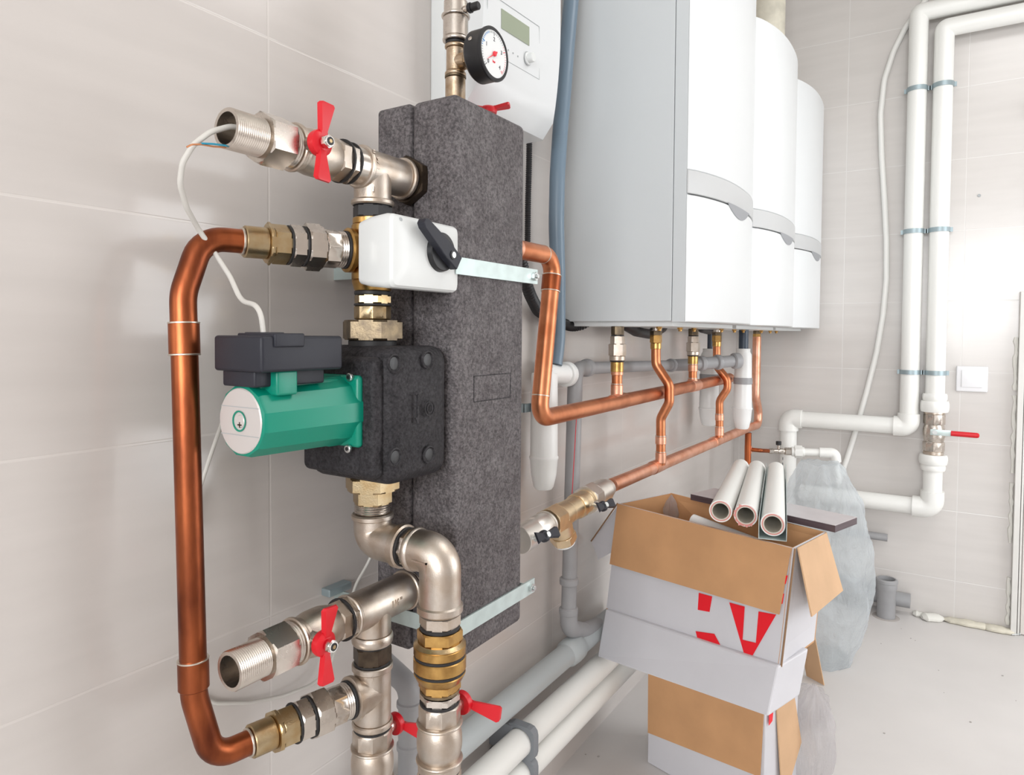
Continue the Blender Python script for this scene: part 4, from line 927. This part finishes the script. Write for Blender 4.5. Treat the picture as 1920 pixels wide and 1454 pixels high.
# ------------------------------------------------------------------ white insulated pipes near the floor
P1z, P2z, Px = .276, .205, .08
w1 = tag(MB().tube([V((Px, .30, P1z)), V((Px, 2.2, P1z-.002))], .0300, n=32).build('white_pipe', 'pvc_white'), 'upper of the two white pipes running low along the left wall under the cartons', 'pipe', 'low white pipes')
w2 = tag(MB().tube([V((Px, .30, P2z)), V((Px, 2.2, P2z-.002))], .0300, n=32).build('white_pipe', 'pvc_white'), 'lower of the two white pipes running low along the left wall under the cartons', 'pipe', 'low white pipes')
for zz_, lab, v in ((P1z, 'square grey plastic clip gripping the upper white pipe', 1352), (P2z, 'square grey plastic clip gripping the lower white pipe', 1425)):
    yk = at(1000, v, x=Px+.03).y-.0
    c = thing('pipe_clip', (Px, yk, zz_-.035), lab, 'pipe clip', 'grey clips on the low white pipes')
    r0, w_ = .0305, .010
    mb = MB(); n = 20; rows = []
    for (yy) in (yk-w_, yk+w_):
        ou = []; inn = []
        for k in range(n+1):
            t = math.radians(-130+260*k/n); cx_, cz_ = math.cos(t), math.sin(t)
            m_ = .0375/max(abs(cx_), abs(cz_)); m_ = min(m_, .045)
            ou.append(V((Px+cx_*m_, yy, zz_+cz_*m_))); inn.append(V((Px+cx_*r0, yy, zz_+cz_*r0)))
        rows.append((ou, inn))
    for k in range(n):
        (oa, ia), (ob, ib) = rows
        i0 = len(mb.v); mb.v += [oa[k], oa[k+1], ia[k+1], ia[k], ob[k], ob[k+1], ib[k+1], ib[k]]
        for f in ((0, 1, 2, 3), (4, 7, 6, 5), (0, 4, 5, 1), (3, 2, 6, 7), (0, 3, 7, 4), (1, 5, 6, 2)): mb.f.append(tuple(i0+q for q in f))
    mb.build('clip_jaw', 'clamp_grey', c, smooth=False)
    MB().box((0, yk-.012, zz_-.030), (Px-.018, yk+.012, zz_+.030), .002).build('clip_base', 'clamp_grey', c)
# ------------------------------------------------------------------ white pipework on the back wall
YP = 3.285; RP = .0350
def bw(u, v, y=YP): return at(u, v, y=y)
xa, xb = bw(1714, 400).x, bw(1762, 400).x
zHa = bw(1800, 8).z; zHb = bw(1800, 47).z
zl1 = bw(1600, 793).z; xl = bw(1479, 790).x
zl2 = bw(1650, 941).z
ra = thing('white_riser', (xa, YP, zl1), 'left of two tall white plastic pipes on the back wall, turning left at its foot', 'pipe', 'tall white pipes on the back wall')
xd = xl
MB().tube([V((RW-.3, YP, zHa)), V((xa, YP, zHa)), V((xa, YP, zl1)), V((xd, YP, zl1)), V((xd, YP, .35))], RP, bend=[.012, .03, .03], n=32).build('pipe', 'pvc_white', ra)
def elbow(root, c, d1, d2, r=.042, L=.055):
    c = V(c); MB().tube([c+V(d1)*L, c, c+V(d2)*L], r, bend=.035, n=32, seg=10).build('elbow', 'pvc_white', root)
elbow(ra, (xa, YP, zl1), Z, -X); elbow(ra, (xd, YP, zl1), X, -Z)
for v0, v1, w_ in ((856, 861, .012), (866, 872, .007), (879, 884, .007)):      # illegible dark printing down the pipe
    za, zb2 = bw(1471, v0).z, bw(1471, v1).z; MB().box((xd-.018, YP-RP+.0035, zb2), (xd-.018+w_, YP-RP+.0065, za)).build('printed_mark', 'mark_dark', ra, smooth=False)
rb = thing('white_riser', (xb, YP, bw(1748, 745).z), 'right of two tall white plastic pipes on the back wall, above the red-levered valve', 'pipe', 'tall white pipes on the back wall')
zv1 = bw(1748, 768).z
MB().tube([V((RW-.3, YP, zHb)), V((xb, YP, zHb)), V((xb, YP, zv1+.01))], RP, bend=.012, n=32).build('pipe', 'pvc_white', rb)
run(rb, (xb, YP, bw(1750, 738).z), -Z, [('union', 'b', .03, .045, 'pvc_white'), ('union', 'b', .045, .052, 'pvc_white')])
bv = thing('lever_valve', (xb, YP, bw(1748, 850).z), 'nickel ball valve with a long red lever on the back wall', 'ball valve')
zq = lambda v: bw(1748, v).z
run(bv, (xb, YP, zq(768)), -Z, [('top_thread', 'c', zq(768)-zq(776), .038, 'nickel_cast'), ('body', 'o', zq(776)-zq(796), .0395, 'nickel'), ('body', 's', zq(796)-zq(828), .040, 'nickel'), ('body', 'o', zq(828)-zq(846), .0395, 'nickel'), ('body', 'c', zq(846)-zq(852), .037, 'nickel_cast')])
lz = bw(1752, 808).z
run(bv, (xb+.004, YP-.035, lz), -Y, [('stem', 'c', .018, .012, 'nickel')])
lx0, lx1 = xb+.0, bw(1836, 811, YP-.05).x
MB().box((xb-.012, YP-.056, lz-.012), (xb+.06, YP-.053, lz+.012), .001).build('lever_plate', 'zinc', bv)
lg = bw(1783, 808, YP-.05).x
mb = MB(); mb.tube([V((lg, YP-.0545, lz)), V((lx1-.006, YP-.0555, lz-.001))], .0105, n=16); mb.rev((lx1-.008, YP-.0555, lz-.001), X, [(0, .0105), (.006, .009), (.009, .004)], n=16); mb.build('red_grip', 'red_paint', bv)
run(bv, (xb+.004, YP-.054, lz), -Y, [('lever_nut', 'h', .008, .010, 'zinc_screw')])
rc = thing('white_return_pipe', (xb, YP, zl2), 'white plastic pipe below the red-levered valve, turning left behind the plastic bag', 'pipe')
run(rc, (xb, YP, zq(852)), -Z, [('union', 'b', zq(852)-zq(870), .052, 'pvc_white'), ('union', 'b', zq(870)-zq(882), .045, 'pvc_white')])
MB().tube([V((xb, YP, zq(880))), V((xb, YP, zl2)), V((xd+.055, YP, zl2))], RP, bend=.03, n=32).build('pipe', 'pvc_white', rc)
elbow(rc, (xb, YP, zl2), Z, -X, .043, .07)
for v, lab in ((165, 'topmost steel clamp holding the two tall white pipes'), (433, 'middle steel clamp holding the two tall white pipes'), (699, 'lowest steel clamp holding the two tall white pipes')):
    zc = bw(1740, v).z
    c = thing('pipe_clamp', ((xa+xb)/2, YP, zc-.01), lab, 'pipe clamp', 'steel clamps on the tall white pipes')
    for x in (xa, xb):
        MB().rev((x, YP, zc-.009), Z, [(0, RP+.0005), (0, RP+.0035), (.018, RP+.0035), (.018, RP+.0005), (0, RP+.0005)], n=36, caps=(False, False)).build('ring', 'clamp_steel', c)
        for sgn in (-1, 1): MB().box((x+sgn*(RP+.001) if sgn > 0 else x-RP-.012, YP+.002, zc-.009), (x+RP+.012 if sgn > 0 else x-RP-.001, YP+.006, zc+.009)).build('ear', 'clamp_steel', c, smooth=False)
        MB().cyl((x, YP+RP, zc), Y, D-YP-RP-.0005, .005).build('stud', 'clamp_steel', c)
cn = MB().tube([at(1760, -40, y=3.337)]+[at(u, v, y=3.337) for u, v in ((1728, 12), (1700, 48), (1676, 95), (1658, 150), (1651, 215), (1653, 290), (1658, 370), (1662, 450), (1662, 525), (1656, 590), (1644, 660), (1625, 735), (1604, 810), (1588, 860), (1574, 900), (1560, 960), (1545, 1060))], .0115, bend=.2, n=18).build('cable_conduit', 'pvc_white')
tag(cn, 'long white cable conduit curving down the back wall left of the tall pipes', 'conduit')
# switch
sq = at(1822, 711, y=D)
sw = thing('light_switch', (sq.x, D, sq.z-.052), 'white square light switch on the back wall', 'light switch')
MB().box((sq.x-.054, D-.010, sq.z-.052), (sq.x+.054, D, sq.z+.052), .006).build('frame', 'switch_white', sw)
MB().box((sq.x-.036, D-.0135, sq.z-.034), (sq.x+.036, D-.008, sq.z+.036), .0025).build('rocker', 'switch_white', sw)
q = at(1836, 367, y=D); tag(MB().cyl((q.x, D, q.z), -Y, .003, .006).build('wall_plug', 'line_grey'), 'tiny grey plug in the back wall right of the tall pipes', 'wall plug')
# ------------------------------------------------------------------ grey stubs at the foot of the back wall
gs = at(1661, 1157, z=0)
zt_ = at(1661, 1085, y=gs.y).z
g = thing('drain_stub', (gs.x, gs.y, 0), 'upright grey drain pipe stub rising from the floor by the back wall', 'drain pipe', 'grey drain ends by the back wall')
MB().rev((gs.x, gs.y, -.01), Z, [(0, .035), (zt_-.04, .035), (zt_-.035, .037), (zt_-.02, .040), (zt_-.006, .040), (zt_-.004, .0425), (zt_+.006, .0425), (zt_+.010, .038), (zt_+.010, .032), (zt_-.05, .031)], n=36).build('pipe', 'pvc_grey', g)
MB().rev((gs.x, gs.y, .0), Z, [(0, .052), (.0015, .048), (.0016, .036)], n=24, caps=(False, False)).build('floor_hole_edge', 'lead_dust', g)
for (u0_, u1_, v0, r, lab, yy) in ((1560, 1707, 1128, .030, 'grey pipe lying on the floor along the back wall behind the upright stub', 3.305), (1560, 1664, 1009, .016, 'thin dark grey pipe end on the back wall above the upright stub', 3.318), (1560, 1660, 1101, .018, 'small grey pipe end just above the pipe lying on the floor', 3.325)):
    a = at(u0_, v0-8, y=yy); b = at(u1_, v0, y=yy); z_ = max(r+.001, b.z); a.z = z_; b.z = z_
    mb = MB(); mb.tube([a, b], r, n=24); o = mb.build('drain_end', 'pvc_grey'); tag(o, lab, 'drain pipe', 'grey drain ends by the back wall')
    if r > .025:
        pass
# foam along the floor joint
def lump(name, pts, r, m, lab, cat, group, flat=.55, seed=1):
    rnd = random.Random(seed); mb = MB(); P = mb.path(pts, .02, 5); Q = []
    for a, b in zip(P, P[1:]):
        k = max(1, int((b-a).length/.012))
        for i in range(k): Q.append(a.lerp(b, i/k))
    Q.append(P[-1]); R = []
    for i, q in enumerate(Q):
        e_ = min(1, .35+1.3*math.sin(math.pi*min(1, (i+.2)/(len(Q)-1+.4)))); R.append(r*e_*(.85+.3*rnd.random()))
    mb.tube(Q, R, smooth=True, n=14)
    for q in mb.v: q.z = .001+(q.z-Q[0].z+r*flat)*flat if q.z > Q[0].z-r*flat else .001
    o = mb.build(name, m); return tag(o, lab, cat, group)
fg = 'dried foam beads along the back wall'
def fl_(u, v): q = at(u, v, z=0); q.y = min(q.y, D-.02); q.z = .016; return q
lump('foam_bead', [fl_(1712, 1150), fl_(1738, 1152)], .020, 'foam', 'small white foam bead right after the pipe lying on the floor', 'foam', fg, seed=2)
lump('foam_bead', [fl_(1728, 1162), fl_(1768, 1164)], .030, 'foam', 'round white foam blob on the floor by the back wall', 'foam', fg, seed=3)
lump('foam_bead', [fl_(1768, 1155), fl_(1858, 1170)], .024, 'foam_cream', 'long cream foam bead along the foot of the back wall', 'foam', fg, seed=4)
lump('foam_bead', [fl_(1842, 1176), fl_(1900, 1184)], .024, 'foam_cream', 'cream foam bead ending at the door frame', 'foam', fg, seed=5)
# foam and broken plaster beside the door jamb
jr = thing('plaster_edge', (jx-.02, D, .02), 'ragged strip of foam and plaster along the door frame on the back wall', 'plaster')
rnd = random.Random(9)
for z0_, z1_2 in ((.03, .22), (.36, .60), (.64, .95), (.97, 1.18)):
    mb = MB(); n = 14; P = []; R = []
    for k in range(n): P.append(V((jx-.014+rnd.uniform(-.003, .002), D-.002, z0_+(z1_2-z0_)*k/(n-1)))); R.append(.006+rnd.uniform(-.0015, .004))
    mb.tube(P, R, smooth=True, n=8).build('foam_strip', 'foam', jr)
# screws and crumbs on the floor
def screw(u, v, ang, lab):
    q = at(u, v, z=0); d = V((math.cos(ang), math.sin(ang), 0)); s_ = thing('screw', (q.x, q.y, 0), lab, 'screw', 'screws on the floor by the door frame')
    run(s_, V((q.x, q.y, .0055)), d, [('head', 'c', .003, .0055, 'zinc_screw'), ('shank', 't', .034, .0024, 'zinc_screw')])
screw(1898, 1186, 2.6, 'lone screw lying on the floor with its head towards the door frame')
screw(1888, 1189, 3.3, 'screw lying flat on the floor just left of the lone screw')
screw(1912, 1192, 3.9, 'screw lying on the floor at the right edge of the picture')
rnd = random.Random(4); ch = None
spots = [(1690, 1180), (1708, 1198), (1716, 1202), (1652, 1208), (1880, 1268), (1905, 1315), (1658, 1376), (1760, 1258), (1510, 1403), (1560, 1406), (1820, 1355), (1440, 1425), (1770, 1300), (1122, 1420), (1098, 1416)]
for i, (u, v) in enumerate(spots):
    q = at(u, v, z=0); s0 = .004+.004*rnd.random()
    if ch is None:
        mb = MB(); i0 = 0
        mb.rev((0, 0, 0), Z, [(0, .8), (.2, 1), (.5, .7), (.6, .3)], n=7)
        for w_ in mb.v: w_.x *= rnd.uniform(.7, 1.3); w_.y *= rnd.uniform(.6, 1.2)
        ch = mb.build('plaster_crumb', 'lead_dust', smooth=False); c = ch
    else:
        c = ch.copy(); COL.objects.link(c)
    c.location = (q.x, q.y, .0005); c.scale = (s0*.5, s0*.4, s0*.4); c.rotation_euler = (0, 0, rnd.uniform(0, 6))
    tag(c, 'tiny crumb of plaster scattered on the open floor', 'crumb', 'plaster crumbs on the floor')
# ------------------------------------------------------------------ stack of cartons
HR = .72
TLf, TLb, TRb, TRf = (at(u, v, z=HR) for u, v in ((1160, 945), (1256, 925), (1548, 999), (1489, 1029)))
wd = (TRf-TLf); wd.z = 0; wd.normalize(); fd = V((-wd.y, wd.x, 0))   # along the front, and into the depth
BLf, BRf = at(1137, 1141, y=TLf.y-.025), at(1463, 1250, y=TRf.y-.09)
BLb = BLf+(TLb-TLf)*1.0; BRb = BRf+(TRb-TRf)*1.0
def isect(u, v, p, n): r = at(u, v, d=1.0)-CAM; return CAM+r*((p-CAM).dot(n)/r.dot(n))
_n = (BRf-BLf).cross(TLf-BLf).normalized(); TRf = isect(1489, 1029, BLf, _n)
c1 = thing('cardboard_box', BLf, 'topmost open carton of the stack, holding three white pipes, front flap folded down', 'cardboard box', 'stacked cartons')
T = .004
fn = _n if _n.y < 0 else -_n
MB().quad(BLf, BRf, TRf, TLf, T, fn).build('front_wall', 'carton_white', c1, smooth=False)
MB().quad(BLb, BRb, TRb, TLb, T, -fd).build('back_wall', 'kraft', c1, smooth=False)
sl = (TLb-TLf).normalized(); sr = (TRb-TRf).normalized()
MB().quad(BLf+fd*.001, BLb, TLb, TLf+fd*.001, T, -wd).build('left_wall', 'carton_white', c1, smooth=False)
MB().quad(BRf+fd*.001, BRb, TRb, TRf+fd*.001, T, wd).build('right_wall', 'carton_white', c1, smooth=False)
# kraft linings inside
for nm, q4, nn in (('inner_lining', (BLf, BLb, TLb, TLf), wd), ('inner_lining', (BRf, BRb, TRb, TRf), -wd), ('inner_lining', (BLf, BRf, TRf, TLf), fd)):
    q4 = [p+V(nn)*(T+.0012) for p in q4]; MB().quad(*q4, .001, nn).build(nm, 'kraft', c1, smooth=False)
MB().quad(BLf, BRf, BRb, BLb, T, Z).build('bottom', 'kraft', c1, smooth=False)
F1, F2 = isect(1143, 1058, BLf+fn*.012, fn), isect(1460, 1153, BLf+fn*.012, fn)
MB().quad(F1, F2, TRf-wd*.004+fn*.005, TLf+fn*.005, .003, fn).build('front_flap', 'kraft', c1, smooth=False)
# right flap hanging outwards
R1, R2 = at(1523, 1157, y=TRf.y-.0), at(1581, 1108, y=TRb.y+.03)
MB().quad(TRf+wd*.003+fd*.012, R1, R2, TRb+wd*.003, .003).build('right_flap', 'kraft_light', c1, smooth=False)
# left flap hanging outwards against the wall
Lq = isect(1097, 1013, TLf, V((.35, .94, 0)).normalized()); Lq.x = max(Lq.x, .012)
MB().prism([TLf-wd*.004+fd*.01, Lq, isect(1122, 1050, TLf, V((.35, .94, 0)).normalized()), TLf-wd*.010-Z*.13+fd*.005], (TLb-TLf)*.012+V((0, 0, .0015))).build('left_flap', 'carton_white', c1, smooth=False)
mb = MB(); mb.tube([TLf-wd*.004, Lq], .0022, n=6); mb.build('flap_edge', 'kraft_edge', c1)
mb = MB(); mb.tube([TRf+wd*.002, BRf+wd*.002], .0022, n=6); mb.build('corner_edge', 'kraft_edge', c1)
# red printed letters
nf = (BRf-BLf).cross(TLf-BLf).normalized()
def onfront(u, v, off=.0012):
    """point on the plane of the front wall"""
    r = (at(u, v, d=1.0)-CAM); t = (BLf-CAM).dot(nf)/r.dot(nf); return CAM+r*t+nf*(off if nf.dot(fn) > 0 else -off)
def letter(pts, root, name='printed_letter', nfun=onfront):
    P = [nfun(u, v) for u, v in pts]; MB().prism(P, fn*.0003).build(name, 'print_red', root, smooth=False)
letter([(1311, 1112), (1336, 1119), (1331, 1148), (1309, 1144)], c1)
letter([(1305, 1184), (1340, 1189), (1353, 1213), (1308, 1196)], c1)
letter([(1368, 1130), (1397, 1138), (1393, 1200), (1418, 1206), (1423, 1147), (1456, 1153), (1411, 1231), (1397, 1230)], c1)
# red marks on the narrow right edge
nr = (TRf-BRf).cross(BRb-BRf).normalized(); nr = nr if nr.dot(wd) > 0 else -nr
def onright(u, v):
    r = (at(u, v, d=1.0)-CAM); t = (BRf-CAM).dot(nr)/r.dot(nr); return CAM+r*t+nr*.002
for pts in ([(1474, 1078), (1479, 1078), (1475, 1094), (1471, 1094)], [(1467, 1112), (1472, 1112), (1469, 1131), (1464, 1131)]):
    P = [p+V((0, -.006, 0)) for p in (onfront(u, v) for u, v in pts)]; MB().prism(P, fn*.0008).build('printed_mark', 'print_red', c1, smooth=False)
# middle carton
c2 = thing('cardboard_box', at(1120, 1232, y=BLf.y-.05), 'shallow closed white carton in the middle of the stack, wider than the one below', 'cardboard box', 'stacked cartons')
M1, M2 = at(1135, 1143, y=BLf.y-.012), at(1460, 1250, y=BRf.y-.012)
M3, M4 = at(1440, 1345, y=BRf.y-.050), at(1120, 1232, y=BLf.y-.045)
dep = fd*.13
mb = MB(); i0 = 0; mb.v += [M4, M3, M3+dep, M4+dep, M1, M2, M2+dep*.98, M1+dep*.98]
for f in ((0, 1, 2, 3), (4, 7, 6, 5), (0, 4, 5, 1), (1, 5, 6, 2), (2, 6, 7, 3), (3, 7, 4, 0)): mb.f.append(f)
mb.build('carton_body', 'carton_white', c2, smooth=False, bevel=.004)
# lowest carton on the floor
g0 = at(1214, 1431, z=0)
dirL = V((.965, -.26, 0)).normalized(); depL = V((.26, .965, 0)).normalized()*.17
WL = .36
for k in range(60):
    WL = .20+.006*k
    pu = g0+dirL*WL+Z*.2; r_ = (pu-CAM); dd = r_.dot(FW); uu = PPX+F*r_.dot(RT)/dd
    if uu > 1437: break
TopL = min(M4.z, M3.z)-.003
c3 = thing('cardboard_box', g0, 'lowest carton standing on the floor, brown flap folded over its white front', 'cardboard box', 'stacked cartons')
pl_ = [g0+Z*.001, g0+dirL*WL+Z*.001, g0+dirL*WL+depL+Z*.001, g0+depL+Z*.001]
mb = MB(); mb.v += pl_+[p+Z*(TopL-.001) for p in pl_]
for f in ((0, 3, 2, 1), (4, 5, 6, 7), (0, 1, 5, 4), (1, 2, 6, 5), (2, 3, 7, 6), (3, 0, 4, 7)): mb.f.append(f)
mb.build('carton_body', 'carton_white', c3, smooth=False, bevel=.002)
nl = V((dirL.y, -dirL.x, 0))
def onlow(u, v, off=.006):
    r = (at(u, v, d=1.0)-CAM); t = (g0-CAM).dot(nl)/r.dot(nl); return CAM+r*t+nl*off
fl1 = onlow(1217, 1373); fl2 = onlow(1427, 1456)
MB().quad(fl1, fl2, g0+dirL*(WL-.003)+Z*(TopL-.002)+nl*.003, g0+Z*(TopL-.002)+nl*.003, .003, nl).build('front_flap', 'kraft', c3, smooth=False)
rt_ = g0+dirL*(WL+.003)
MB().quad(rt_+depL*.28+Z*(TopL-.02), rt_+Z*.03+dirL*.01+depL*.42, at(1503, 1392, y=(rt_+depL).y), rt_+depL*.8+Z*(TopL-.02), .003).build('right_flap', 'kraft_light', c3, smooth=False)
q = rt_+depL*.05+Z*(TopL-.01); MB().prism([q+dirL*.001, q+depL*.14+dirL*.001, q+depL*.10-Z*.05+dirL*.001, q-Z*.055+dirL*.001], dirL*.001).build('printed_mark', 'print_red', c3, smooth=False)
# loose brown flap leaning behind the stack
_s0, _s1 = at(1512, 1268, z=.002), at(1545, 1286, z=.002)
lf = MB().quad(_s0, _s1, at(1522, 1165, y=_s1.y+.03), at(1498, 1192, y=_s0.y+.03), .003).build('cardboard_scrap', 'kraft_light')
tag(lf, 'loose brown cardboard scrap standing between the carton stack and the plastic bag', 'cardboard')
# ------------------------------------------------------------------ contents of the top carton
BT = HR+.004
fb = [at(u, v, z=HR+.022) for u, v in ((1295, 925), (1566, 984))]
ed = (fb[1]-fb[0]); ed.z = 0; ed.normalize(); bd = V((-ed.y, ed.x, 0))
Lb = (fb[1]-fb[0]).length
def board(p, L, dpt, z0, z1, lab):
    o = thing('board', p, lab, 'board', 'dark boards lying across the top carton')
    P = [V((p.x, p.y, 0)), V((p.x, p.y, 0))+ed*L, V((p.x, p.y, 0))+ed*L+bd*dpt, V((p.x, p.y, 0))+bd*dpt]
    mb = MB(); mb.v += [V((q.x, q.y, z0)) for q in P]+[V((q.x, q.y, z1-.001)) for q in P]
    for f in ((0, 3, 2, 1), (4, 5, 6, 7), (0, 1, 5, 4), (1, 2, 6, 5), (2, 3, 7, 6), (3, 0, 4, 7)): mb.f.append(f)
    mb.build('core', 'board_dark', o, smooth=False)
    mb = MB(); P = [q+ed*(.0) for q in P]; mb.v += [V((q.x, q.y, z1-.001)) for q in P]+[V((q.x, q.y, z1)) for q in P]
    for f in ((0, 3, 2, 1), (4, 5, 6, 7), (0, 1, 5, 4), (1, 2, 6, 5), (2, 3, 7, 6), (3, 0, 4, 7)): mb.f.append(f)
    mb.build('top_sheet', 'board_top', o, smooth=False); return o
board(fb[0], Lb, .115, HR+.003, HR+.020, 'dark-edged flat board lying across the open top carton under the white pipes')
zb0 = HR+.0205
pr_ = [(1351, 959, 1389, 876), (1398, 967, 1419, 879), (1449, 984, 1455, 882)]
pl3 = ['leftmost of the three thick white pipe offcuts lying on the top carton', 'middle white pipe offcut on the carton, with ragged pink cut end', 'rightmost of the three white pipe offcuts, lying in a metal channel']
for i, (u0_, v0, u1_, v1) in enumerate(pr_):
    R = .0254
    a = at(u0_, v0, z=HR+.055+(.004 if i < 2 else -.002)); dA = (a-CAM).dot(FW)
    b = at(u1_, v1, d=F*1) ; b = at(u1_, v1, d=dA*1.42)
    o = thing('pipe_offcut', (a+b)/2-Z*R, pl3[i], 'pipe offcut', 'white pipe offcuts on the top carton')
    d = (b-a).normalized(); L = (b-a).length
    MB().pipe(a, d, L, R, R*.90, n=36).build('outer_layer', 'pvc_white', o)
    MB().pipe(a-d*.0004, d, L, R*.90, R*.80, n=36).build('pink_layer', 'pink_lining', o)
    MB().pipe(a-d*.0002, d, L, R*.80, R*.70, n=36).build('inner_layer', 'pvc_in', o)
    if i == 1:
        _, aa, bb = frame(d); mb = MB(); rnd = random.Random(3)
        for k in range(9):
            t = math.radians(150+22*k+rnd.uniform(-6, 6)); c = a+(aa*math.cos(t)+bb*math.sin(t))*R*.88
            tn = (-aa*math.sin(t)+bb*math.cos(t)); ou = (aa*math.cos(t)+bb*math.sin(t))
            mb.prism([c-tn*.004, c+tn*.005, c+ou*rnd.uniform(.002, .006)+tn*.001], -d*.003)
        mb.build('burr', 'pink_lining', o, smooth=False)
    if i == 2:
        # metal channel cradling the pipe
        m = thing('metal_channel', a-Z*.04, 'thin galvanised U-channel under the rightmost white pipe offcut', 'metal channel')
        n_ = d.cross(Z).normalized(); up = n_.cross(d).normalized()
        a2 = a-d*.012; Lc = L*1.05; w2 = R+.003; h0 = -R-.004
        mb = MB()
        for (p, q) in ((-w2, w2),):
            mb.quad(a2+n_*p+up*h0, a2+n_*q+up*h0, a2+n_*q+up*h0+d*Lc, a2+n_*p+up*h0+d*Lc, .0012, up)
        mb.build('web', 'zinc', m, smooth=False)
        for sgn in (-1, 1):
            q0_ = a2+n_*(sgn*w2)+up*h0; MB().quad(q0_, q0_+d*Lc, q0_+d*Lc+up*.046, q0_+up*(.046 if sgn < 0 else .036), .0012, n_*sgn).build('flange', 'zinc', m, smooth=False)
# white object inside the carton
ws = at(1330, 985, z=HR-.022); ws2 = at(1292, 975, z=HR-.02)
we = ws2+wd*.19+V((0, 0, -.02))
tag(MB().tube([ws2+wd*.012, we], .017, n=20).build('white_tube', 'siphon_white'), 'white plastic tube end lying inside the top carton below the pipes', 'tube')
def crumple(name, c, rx, ry, h, m, lab, seed, nu=44, nv=26, amp=.22, top=.25, cat='plastic film', pw=.5, crk=0):
    rnd = random.Random(seed); mb = MB(); rows = []
    ph = [(rnd.uniform(0, 6.28), rnd.randint(2, 11), rnd.uniform(-5, 5), rnd.uniform(.3, 1)) for _ in range(9)]
    for j in range(nv+1):
        t = j/nv; rad = (max(0., math.sin(math.pi*min(1, .06+t*.90)))**pw)*(1-.25*t)*(1 if t < .8 else (1-(t-.8)/.2*(1-top)))
        i0 = len(mb.v)
        for k in range(nu):
            a = 2*math.pi*k/nu; f = sum(w_*(1-abs(((a*m_+p+s_*t*3) % 6.283)/3.1416-1)*2) for p, m_, s_, w_ in ph)/sum(w_ for *_, w_ in ph)
            q = 1+amp*f; mb.v.append(V((c[0]+math.cos(a)*rx*rad*q, c[1]+math.sin(a)*ry*rad*q, c[2]+h*(t**.9)+.02*h*f*(1 if 0 < j else 0))))
        rows.append(list(range(i0, i0+nu)))
    for A, B in zip(rows, rows[1:]): mb.bridge(A, B)
    mb.cap(rows[0], True); mb.cap(rows[-1])
    if crk:      # sharp creases of the film
        for q in mb.v:
            w_ = V((q.x-c[0], q.y-c[1], 0)); f = 0
            for sc_, am in ((9, 1), (19, .55), (37, .3)): f += am*(1-abs(noise.noise(V((q.x, q.y, q.z*.6))*sc_+V((seed, 0, 0))))*3.2)
            w_.normalize(); q += w_*(crk*f*.5)+V((0, 0, crk*.3*f))
    for q in mb.v: q.z = max(q.z, c[2]+.001)
    return tag(mb.build(name, m, angle=60), lab, cat)
crumple('plastic_bag', (.480, 2.70, 0), .188, .185, .715, 'bag_film', 'large translucent bluish plastic bag standing behind the cartons by the back wall', 5, nu=150, nv=100, amp=.15, top=.75, cat='plastic bag', pw=.30, crk=.013)
q = at(1515, 1345, z=0)
crumple('plastic_film', (q.x-.01, q.y-.02, 0), .085, .10, .10, 'thin_film', 'crumpled clear plastic film on the floor right of the cartons', 8, nu=70, nv=40, amp=.4, pw=.6, crk=.011)
crumple('plastic_film', (at(1495, 1300, y=1.85).x+.035, 1.88, .0), .05, .05, .28, 'thin_film', 'clear plastic film standing against the right side of the carton stack', 11, nu=60, nv=50, amp=.45, pw=.6, crk=.010)
q = at(1253, 965, z=HR-.05)
crumple('plastic_film', (q.x+.005, q.y+.01, HR-.10), .022, .022, .105, 'thin_film', 'small clear plastic wrapper inside the left end of the top carton', 14, amp=.5, pw=.6)
